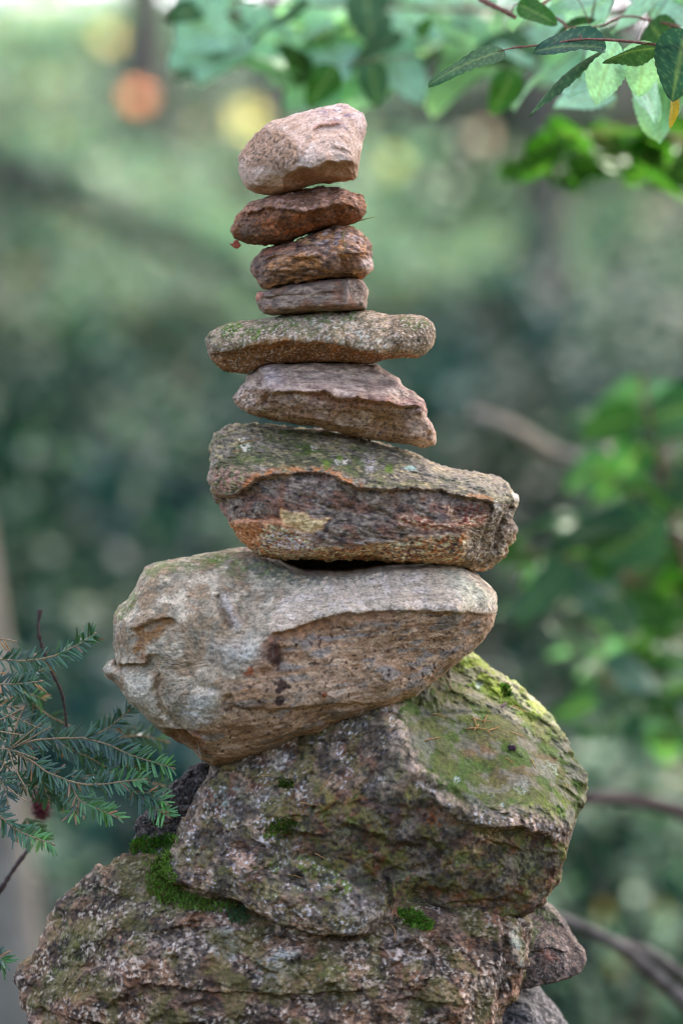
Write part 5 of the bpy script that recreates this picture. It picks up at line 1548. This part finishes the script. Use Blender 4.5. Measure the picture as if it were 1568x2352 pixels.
LEAF_CACHE = {}
def leaf_data(kind):
    if kind in LEAF_CACHE: return LEAF_CACHE[kind]
    spec = {
        'broad': (0.080, 0.058, 0.20, 0.10, 0.0, 1, lin(62, 100, 62)),
        'flat': (0.085, 0.050, 0.10, 0.22, -0.1, 2, lin(58, 96, 58)),
        'cupped': (0.075, 0.050, 0.42, 0.30, 0.1, 3, lin(66, 108, 54)),
        'curled': (0.082, 0.046, -0.15, 0.35, -0.2, 4, lin(58, 92, 54)),
        'pale': (0.085, 0.070, 0.16, 0.16, 0.0, 5, lin(166, 208, 172)),  # sky sheen and light shining through, put into a very pale tint
        'bright': (0.085, 0.060, 0.14, 0.12, 0.0, 6, lin(52, 100, 26)),
        'yellow': (0.060, 0.034, 0.3, 0.2, 0.0, 7, lin(190, 150, 40)),
        'teal': (0.085, 0.060, 0.12, 0.15, 0.0, 10, lin(78, 116, 96)),
        'deep': (0.085, 0.060, 0.14, 0.15, 0.0, 8, lin(38, 78, 48)),
        'torn': (0.085, 0.066, 0.28, 0.24, 0.12, 9, lin(48, 84, 66)),
    }[kind]
    co, f, col = leaf_mesh(kind, *spec)
    o = mesh_np('leaf', co, f, M_LEAF, col)
    me = o.data
    bpy.data.objects.remove(o)
    LEAF_CACHE[kind] = me
    return me

def put_leaf(parent, kind, base, tip, face, scale=1.0, roll=0.0):
    """a leaf from its stalk end to its tip (world points); face is the direction its upper side looks"""
    me = leaf_data(kind)
    base = Vector(base); tip = Vector(tip)
    x = (tip - base)
    ln = x.length
    x.normalize()
    z = Vector(face); z = (z - x * z.dot(x)).normalized()
    y = z.cross(x)
    R = Matrix((x, y, z)).transposed().to_4x4()
    s = ln / {'broad': .08, 'flat': .085, 'cupped': .075, 'curled': .082, 'pale': .085, 'bright': .085, 'yellow': .06, 'deep': .085, 'torn': .085, 'teal': .085}[kind]
    o = bpy.data.objects.new('leaf', me)
    COL.objects.link(o)
    o.parent = parent
    M = Matrix.Translation(base) @ R @ Matrix.Scale(s, 4)
    o.matrix_world = M
    o.matrix_parent_inverse = Matrix.Identity(4)
    o.matrix_basis = parent.matrix_world.inverted() @ M
    return o

def twig_part(t, loc, pts, r0, r1, n=18, name='twig', mat=None, bump=0.12, seed=0):
    path = smooth_path([tuple(P(*q)) for q in pts], n)
    rg = np.random.default_rng(seed)
    v, f = tube_arrays(path - loc, np.linspace(r0, r1, n) * (1 + bump * rg.uniform(-1, 1, n)), 8)
    return mesh_np(name, v, f, mat or M_TWIG, parent=t)

def spray(name, root, label, twigs, leaves, cat='branch', mat=None):
    loc = np.array(P(*root))
    t = empty(name, loc)
    tag(t, label, cat)
    bpy.context.view_layer.update()
    for q, (pts, a, b) in enumerate(twigs):
        twig_part(t, loc, pts, a, b, seed=q, mat=mat)
    for kind, b0, tp, face in leaves:
        put_leaf(t, kind, P(*b0), P(*tp), face)
    return t

def zl(x, y):                  # from the 1500..2500 close-up
    return 940.8 + 0.4 * x, 0.4 * y

def al_rim(p):                 # does a hanging leaf stand in the light meant for the boulder's rim?
    s = np.array(SUN)
    for q, r in GAPS[:7]:
        v = p - np.array(q); al = v @ s
        if al > 0.3 and np.linalg.norm(v - al * s) < r + 0.10: return True
    return False

def scatter_leaves(rg, n, box, kinds, size=(0.055, 0.09), face=(0, -0.35, 1), droop=0.35, along=None):
    """n leaves hung at random through a slab of air: box = x0, x1, y0, y1 (grid), depth0, depth1"""
    out = []
    for k in range(n):
        x = rg.uniform(box[0], box[1]); y = rg.uniform(box[2], box[3]); d = rg.uniform(box[4], box[5])
        a = rg.uniform(0, 2 * math.pi) if along is None else along + rg.normal(0, 0.7)
        L = rg.uniform(*size)
        b = P(x, y, d)
        e = b + Vector((math.cos(a) * L, math.sin(a) * L * 0.9, -abs(rg.normal(0, droop)) * L))
        f = Vector(face) + Vector(rg.normal(0, 0.35, 3))
        out.append((kinds[rg.integers(0, len(kinds))], (x, y, d), e, f))
    return out

def spray_world(name, root, label, twigs, leaves, rg, cat='branch', extra_twigs=True):
    loc = np.array(P(*root))
    t = empty(name, loc)
    tag(t, label, cat)
    bpy.context.view_layer.update()
    for q, (pts, a, b) in enumerate(twigs):
        twig_part(t, loc, pts, a, b, seed=q)
    paths = np.concatenate([smooth_path([tuple(P(*q)) for q in pts], 18) for pts, a, b in twigs])
    st = []
    for kind, b0, e, f in leaves:
        p = np.array(P(*b0))
        if al_rim((p + np.array(e)) / 2): continue
        j = np.argmin(np.linalg.norm(paths - p, axis=1))
        st.append(tube_arrays(smooth_path([paths[j], (paths[j] + p) / 2 + np.array([0, 0, 0.006]), p], 5), np.full(5, 0.0009), 5))
        put_leaf(t, kind, P(*b0), e, f)
    v, f = join(st)
    mesh_np('leaf_stalks', v - loc, f, M_TWIG, parent=t)['kind'] = 'stuff'
    return t

# the sharp twig, top right
Lv = []
def L_(kind, a, b, da, db, face):
    return (kind, (*zl(*a), da), (*zl(*b), db), face)
spray('beech_twig', (1700, 130, 0.05), 'sharp beech twig with dark green leaves entering at the top right',
      [([(1900, 190, 0.10), (1640, 115, 0.03), (*zl(1480, 262), 0.0), (*zl(1250, 235), 0.0), (*zl(1000, 222), 0.0), (*zl(800, 250), 0.0), (*zl(640, 268), 0.0)], 0.0030, 0.0013),
       ([(*zl(650, 268), 0.0), (*zl(610, 270), 0.0), (*zl(560, 280), 0.0), (*zl(505, 292), 0.0)], 0.0021, 0.0006),
       ([(*zl(980, 222), 0.0), (*zl(978, 206), 0.0), (*zl(985, 200), 0.0)], 0.0018, 0.0012)],
      [L_('flat', (545, 290), (92, 392), 0.0, -0.02, (0.05, -0.42, 0.9)),
       L_('torn', (1125, 275), (735, 212), 0.0, -0.02, (-0.15, -0.62, 0.8)),
       L_('curled', (1110, 285), (615, 490), 0.02, 0.01, (0.5, 0.02, 0.85)),
       L_('torn', (1585, 165), (1500, 560), 0.0, -0.01, (-0.1, -1.0, 0.25)),
       L_('curled', (1440, 275), (1100, 265), 0.015, 0.01, (0.1, 0.5, 0.8)),
       L_('pale', (1190, 235), (1030, 600), 0.10, 0.13, (-0.35, -0.85, 0.6)),
       L_('pale', (1350, 230), (1320, 560), 0.10, 0.12, (0.1, -1.0, 0.35)),
       L_('pale', (1290, 400), (1470, 690), 0.16, 0.2, (0.3, -0.8, 0.6)),
       L_('yellow', (1500, 500), (1535, 730), 0.08, 0.09, (0.75, -0.6, 0.4))])
rg = np.random.default_rng(21)
spray_world('beech_twig', (1420, -60, 0.35), 'pinkish beech twig crossing the top edge above the sharp leaves',
      [([(1700, -120, 0.5), (1480, -60, 0.4), (*zl(780, 0), 0.30), (*zl(900, 150), 0.25), (*zl(830, 220), 0.25)], 0.0035, 0.0015),
       ([(*zl(400, -10), 0.3), (*zl(520, 50), 0.28), (*zl(610, 100), 0.28)], 0.004, 0.0035),
       ([(*zl(905, 155), 0.25), (*zl(1080, 150), 0.28), (*zl(1250, 90), 0.3), (1560, 60, 0.35)], 0.0015, 0.002)],
      [('bright', (*zl(620, 20), 0.25), P(*zl(850, 120), 0.24), (0, -0.8, 0.5))]
      + scatter_leaves(rg, 26, (1260, 1620, -20, 240, 0.3, 1.0), ['pale', 'pale', 'pale', 'flat'], (0.09, 0.13), (0, -0.6, 0.8)), rg)
spray_world('beech_bough', (1750, 60, 1.8), 'blurred beech bough with pale leaves hanging along the top of the view',
      [([(1900, 40, 2.0), (1500, 20, 1.85), (1200, 22, 1.8), (900, 15, 1.75), (640, 5, 1.7), (420, -15, 1.7)], 0.007, 0.002),
       ([(1300, 22, 1.8), (1150, 90, 1.7), (1000, 130, 1.65)], 0.003, 0.0015), ([(900, 15, 1.75), (760, 70, 1.8), (660, 100, 1.8)], 0.003, 0.0015)],
      scatter_leaves(rg, 92, (520, 1400, -40, 120, 1.5, 2.6), ['pale', 'pale', 'pale', 'pale', 'flat', 'broad'], (0.12, 0.19), (0, -0.75, 0.8))
      + scatter_leaves(rg, 10, (370, 560, -40, 40, 1.5, 1.8), ['pale', 'flat'], (0.09, 0.14), (0, -0.7, 0.8))
      + [('bright', (770, 150, 1.3), P(705, 245, 1.3), (0, -1, 0.2)), ('broad', (850, 140, 1.2), P(868, 245, 1.2), (0, -1, 0.2)),
         ('bright', (1180, 160, 1.2), P(1130, 265, 1.2), (0.2, -1, 0.2)), ('bright', (960, 80, 1.2), P(990, 40, 1.2), (0, -1, 0.3))], rg)
spray_world('beech_bough', (1800, 300, 2.0), 'blurred bough of bright green leaves at the right below the sharp twig',
      [([(2000, 330, 2.2), (1700, 320, 2.1), (1500, 315, 2.0), (1300, 310, 1.9)], 0.006, 0.002)],
      scatter_leaves(rg, 40, (1230, 1660, 275, 390, 1.6, 2.4), ['bright'], (0.11, 0.17), (0.1, 0.3, 1), 0.3), rg)
GREENS = ['broad', 'flat', 'bright', 'bright', 'deep', 'teal']
spray_world('broad_leaf_sapling', (1700, 1500, 2.9), 'blurred leafy sapling at the right edge beside the layered boulder',
      [([(1800, 2900, 3.1), (1700, 1900, 3.0), (1600, 1400, 2.9), (1500, 1000, 2.8), (1470, 850, 2.8)], 0.012, 0.003),
       ([(1620, 1450, 2.9), (1450, 1330, 2.8), (1300, 1280, 2.7), (1200, 1270, 2.7)], 0.004, 0.0015),
       ([(1560, 1200, 2.85), (1450, 1120, 2.8), (1360, 1080, 2.8)], 0.003, 0.0015),
       ([(1660, 1650, 2.95), (1520, 1560, 2.9), (1400, 1540, 2.9)], 0.004, 0.0015)],
      scatter_leaves(rg, 54, (1190, 1640, 1190, 1430, 2.5, 3.3), GREENS, (0.10, 0.16), (0, -0.5, 0.9))
      + scatter_leaves(rg, 34, (1390, 1640, 900, 1200, 2.5, 3.3), GREENS, (0.11, 0.17), (0, -0.7, 0.7))
      + scatter_leaves(rg, 36, (1360, 1640, 1420, 1680, 2.6, 3.4), GREENS, (0.10, 0.16), (0, -0.5, 0.9)), rg)

# ------------------------------------------------------------------ moss cushions and fallen needles on the stones
from mathutils.bvhtree import BVHTree
def bvh_of(o):
    me = o.data
    n = len(me.vertices); co = np.zeros(n * 3, dtype=np.float32); me.vertices.foreach_get('co', co)
    co = co.reshape(-1, 3) + np.array(o.location, dtype=np.float32)
    fc = np.zeros(len(me.loops), dtype=np.int32); me.loops.foreach_get('vertex_index', fc)
    return BVHTree.FromPolygons(co.tolist(), fc.reshape(-1, 4).tolist())
stone_of = {o.name: o for o in COL.objects if o.type == 'MESH' and o.parent is None}
BV = {k: bvh_of(stone_of[k]) for k in ('mossy_boulder', 'base_boulder', 'layered_boulder', 'ridged_stone', 'shaded_rock', 'tan_boulder', 'flat_stone')}

def hit(px, py, names):
    best = None
    o = P(px, py, -3.0)
    d = (o - cam.location).normalized()
    for k in names:
        r = BV[k].ray_cast(o, d)
        if r[0] is not None and (best is None or r[3] < best[2]): best = (r[0], r[1], r[3], k)
    return best

def moss(poly, n, hgt, rgb, parent, names, wid=0.0011, droop=0.4):
    poly = np.asarray(poly, float)
    lo, hi = poly.min(0), poly.max(0)
    V, F, T = [], [], []
    while n > 0:
        q = rng.uniform(lo, hi, (n, 2))
        q = q[inside_field(q[:, 0], q[:, 1], poly) > rng.uniform(-7, 16, n) * (0.5 + rng.random(n))]
        for x, y in q:
            h = hit(x, y, names)
            n -= 1
            if h is None: continue
            nr = np.array(h[1]); p = np.array(h[0]) - nr * 0.001
            if nr[1] > 0: continue
            for b in range(2):
                d = nr * 0.7 + np.array([0, -0.25, 0.6]) + rng.normal(0, droop, 3); d /= np.linalg.norm(d)
                s = np.cross(d, rng.normal(size=3)); s /= np.linalg.norm(s)
                L = hgt * rng.uniform(0.5, 1.2); k = len(V) * 4
                V.append([p - s * wid, p + s * wid, p + d * L + s * wid * 0.5, p + d * L - s * wid * 0.5])
                F.append([k, k + 1, k + 2, k + 3])
                T += [(lin(*rgb) if rng.random() > 0.16 else lin(112, 96, 52)) * rng.uniform(0.5, 1.5)] * 4
        if len(q) == 0: n -= 1
    par = stone_of[parent]
    v = np.array(V).reshape(-1, 3) - np.array(par.location)
    o = mesh_np('moss', v, np.array(F), M_MOSS, np.array(T), smooth=False, parent=par)
    o['kind'] = 'stuff'
ALLB = ('mossy_boulder', 'base_boulder', 'shaded_rock')
moss([(345, 1990), (392, 1950), (400, 2010), (420, 2050), (470, 2068), (540, 2085), (500, 2100), (420, 2085), (370, 2075), (335, 2050)], 1000, 0.010, (118, 148, 60), 'base_boulder', ('base_boulder', 'mossy_boulder'))
moss([(285, 1950), (320, 1930), (400, 1918), (410, 1935), (360, 1955), (300, 1965)], 350, 0.008, (82, 128, 34), 'shaded_rock', ALLB)
moss([(912, 2098), (945, 2092), (972, 2108), (996, 2132), (975, 2140), (935, 2122)], 600, 0.009, (112, 152, 56), 'base_boulder', ('base_boulder', 'mossy_boulder'))
moss([(520, 2090), (560, 2085), (570, 2115), (535, 2125)], 260, 0.007, (86, 112, 74), 'base_boulder', ('base_boulder', 'mossy_boulder'))
moss([(608, 1900), (640, 1884), (664, 1876), (690, 1890), (655, 1915), (630, 1912)], 260, 0.006, (80, 104, 30), 'mossy_boulder', ('mossy_boulder',))
moss([(640, 1797), (676, 1790), (662, 1810), (646, 1812)], 110, 0.006, (80, 104, 30), 'mossy_boulder', ('mossy_boulder',))
moss([(1150, 1570), (1168, 1585), (1172, 1600), (1158, 1600)], 90, 0.007, (60, 104, 24), 'mossy_boulder', ('mossy_boulder',))

def lying(name, pts, r0, r1, mat, label, cat, names, group=None, lift=0.0006, extra=()):
    """a thin thing lying on the stones through the given grid points"""
    def path_of(pp):
        out = []
        for a, b in pp:
            h = hit(a, b, names)
            if h is None: return None
            out.append(np.array(h[0]) + np.array(h[1]) * (lift + r0))
        q = smooth_path(out, 7)
        for i in (1, 2, 4, 5): q[i] = q[i] + np.array([0, -0.0006, 0.0008])
        return q
    q = path_of(pts)
    if q is None: return
    loc = q[0].copy()
    parts = [tube_arrays(q - loc, np.linspace(r0, r1, 7), 6)]
    for e in extra:
        p2 = path_of(e)
        if p2 is not None: parts.append(tube_arrays(p2 - loc, np.linspace(r0, r1, 7), 6))
    v, f = join(parts)
    o = mesh_np(name, v, f, mat, loc=loc)
    tag(o, label, cat, group)
MB_ = ('mossy_boulder',)
GN = 'dry needles fallen on the stones'
def zo(x, y): return (815.4 + x * 0.36, 1505.3 + y * 0.36)
lying('dry_twig', [zo(708, 474), zo(770, 470), zo(830, 480), zo(865, 516)], 0.0012, 0.0007, M_NEEDLE_DRY, 'tan forked twig of dry needles lying in the green hollow', 'twig', MB_,
      None, 0.0008, [[zo(780, 450), zo(768, 470), zo(748, 492)], [zo(755, 415), zo(765, 445), zo(775, 462)], [zo(845, 490), zo(880, 478), zo(914, 466)]])
NEED = [([zo(740, 407), zo(800, 420), zo(872, 430)], 'long tan needle just above the forked twig in the hollow'),
        ([zo(835, 390), zo(822, 425), zo(818, 452)], 'short upright needle above the forked twig in the hollow'),
        ([zo(985, 500), zo(1025, 510), zo(1065, 522)], 'brown needle right of the forked twig in the hollow'),
        ([zo(440, 552), zo(490, 540), zo(535, 532)], 'pale needle at the left side of the green hollow'),
        ([zo(485, 385), zo(530, 385), zo(575, 400)], 'pale needle in the hollow close under the tan boulder'),
        ([zo(1000, 330), zo(1045, 348), zo(1095, 368)], 'tan needle high in the hollow below the sunlit rim'),
        ([zo(955, 658), zo(985, 678), zo(1020, 698)], 'needle below the dark scrap in the hollow'),
        ([zo(1118, 672), zo(1132, 700), zo(1146, 724)], 'thin needle right of and below the dark scrap'),
        ([(736, 1815), (752, 1795), (765, 1777)], 'yellow needle standing on the shoulder of the mossy boulder'),
        ([(690, 1846), (715, 1850), (738, 1852)], 'tan needle lying level across the mossy boulder front'),
        ([(722, 1960), (738, 1968), (752, 1976)], 'red brown needle in the recess of the mossy boulder'),
        ([(660, 2008), (690, 2018), (720, 2030)], 'pale grass like needle on the green shelf low on the mossy boulder'),
        ([(600, 1783), (618, 1784)], 'short tan needle on the left shoulder of the mossy boulder'),
        ([(905, 2100), (918, 2108), (932, 2113)], 'red needle left of the green moss cushion in the notch'),
        ([(896, 2122), (905, 2140), (908, 2160)], 'hanging dry needle below the notch on the base boulder')]
for pts, lab in NEED:
    if len(pts) == 2: pts = [pts[0], ((pts[0][0] + pts[1][0]) / 2, (pts[0][1] + pts[1][1]) / 2), pts[1]]
    lying('dry_needle', pts, 0.00105, 0.0006, M_NEEDLE_DRY, lab, 'needle', ('mossy_boulder', 'base_boulder'), GN)
LB = ('layered_boulder',)
def z3(x, y): return (439.04 + 0.52 * x, 940.8 + 0.52 * y)
lying('dry_needle', [z3(215, 150), z3(260, 140), z3(310, 132)], 0.0008, 0.0004, M_NEEDLE_DRY, 'orange needle on the top left of the layered boulder', 'needle', LB, GN,
      0.0006, [[z3(200, 138), z3(212, 145), z3(228, 158)]])
lying('dry_needle', [z3(180, 186), z3(205, 184), z3(230, 180)], 0.0007, 0.0004, M_NEEDLE_DRY, 'short pale needle at the left edge of the layered boulder top', 'needle', LB, GN)
def z1(x, y): return (439.04 + 0.4 * x, 219.52 + 0.4 * y)
M_GRASS = bark_mat('dry_grass', (112, 104, 52), (150, 140, 84), 200)
lying('dry_needle', [z1(873, 780), z1(868, 820), z1(876, 855), z1(890, 890)], 0.0010, 0.0006, M_GRASS, 'olive needle hanging down the face of the ridged stone', 'needle', ('ridged_stone',), GN)
lying('dry_needle', [(792, 1532), (806, 1545), (812, 1556)], 0.0007, 0.0005, M_NEEDLE_DRY, 'tiny needle stuck on the brown face of the tan boulder', 'needle', ('tan_boulder',), GN)

def straw():
    pts = [np.array(P(*z1(915, 735), -0.02)), np.array(P(*z1(985, 712), -0.03)), np.array(P(*z1(1058, 693), -0.04))]
    q = smooth_path(pts, 8)
    parts = [tube_arrays(q - q[0], np.linspace(0.0009, 0.0005, 8), 5)]
    q2 = smooth_path([np.array(P(*z1(930, 730), -0.02)), np.array(P(*z1(950, 722), -0.03)), np.array(P(*z1(1000, 705), -0.045))], 6)
    parts.append(tube_arrays(q2 - q[0], np.linspace(0.0007, 0.0004, 6), 5))
    v, f = join(parts)
    o = mesh_np('straw', v, f, M_GRASS, loc=q[0])
    tag(o, 'thin pale straw poking out right between the flat stone and the ridged stone', 'straw')
straw()

def scrap(name, centre, outline, thick, mat, label, cat):
    """a small flake: an outline in the picture's plane with some bulge and thickness"""
    o = np.asarray(outline, float) * S
    n = len(o)
    rings = [(0.0, -0.3), (0.55, -1.0), (1.0, -0.35), (1.0, 0.35), (0.55, 1.0), (0.0, 0.6)]
    v = np.concatenate([np.c_[o[:, 0] * s, np.full(n, t * thick) + 0.3 * thick * np.sin(np.arange(n) * 2.1) * s, -o[:, 1] * s] for s, t in rings])
    i = np.arange(6 * n).reshape(6, n)
    f = np.stack([i[:-1], np.roll(i[:-1], -1, 1), np.roll(i[1:], -1, 1), i[1:]], -1).reshape(-1, 4)
    ob = mesh_np(name, v, f, mat, loc=centre)
    tag(ob, label, cat)
h = hit(1176, 1724, MB_)
scrap('bark_scrap', np.array(h[0]) + np.array([0, -0.004, 0.004]), [(-11, -3), (-6, -8), (-1, -5), (5, -7), (11, 0), (7, 3), (8, 7), (0, 6), (-7, 7), (-9, 2)], 0.003,
      bark_mat('dark_scrap', (62, 44, 48), (96, 72, 76), 300), 'dark purple scrap of bark lying in the green hollow', 'scrap')
scrap('dead_leaf', np.array(P(540, 562, -0.02)), [(-14, -4), (-6, -3), (-2, -10), (6, -12), (10, -4), (14, 2), (6, 9), (-2, 7), (-8, 2)], 0.0016,
      bark_mat('dead_red_leaf', (138, 62, 42), (176, 92, 64), 200), 'small rusty dead leaf stuck under the left tip of the flat stone', 'leaf')
h = hit(1154, 1625, MB_)
scrap('bud_scale', np.array(h[0]) + np.array([0, -0.003, 0.003]), [(-10, 4), (-2, -2), (9, -8), (10, -5), (2, 4), (-7, 8)], 0.002,
      bark_mat('bud_scale_skin', (150, 112, 104), (196, 160, 150), 300), 'pale pink bud scale lying in the upper part of the hollow', 'scrap')
h = hit(760, 1985, MB_)
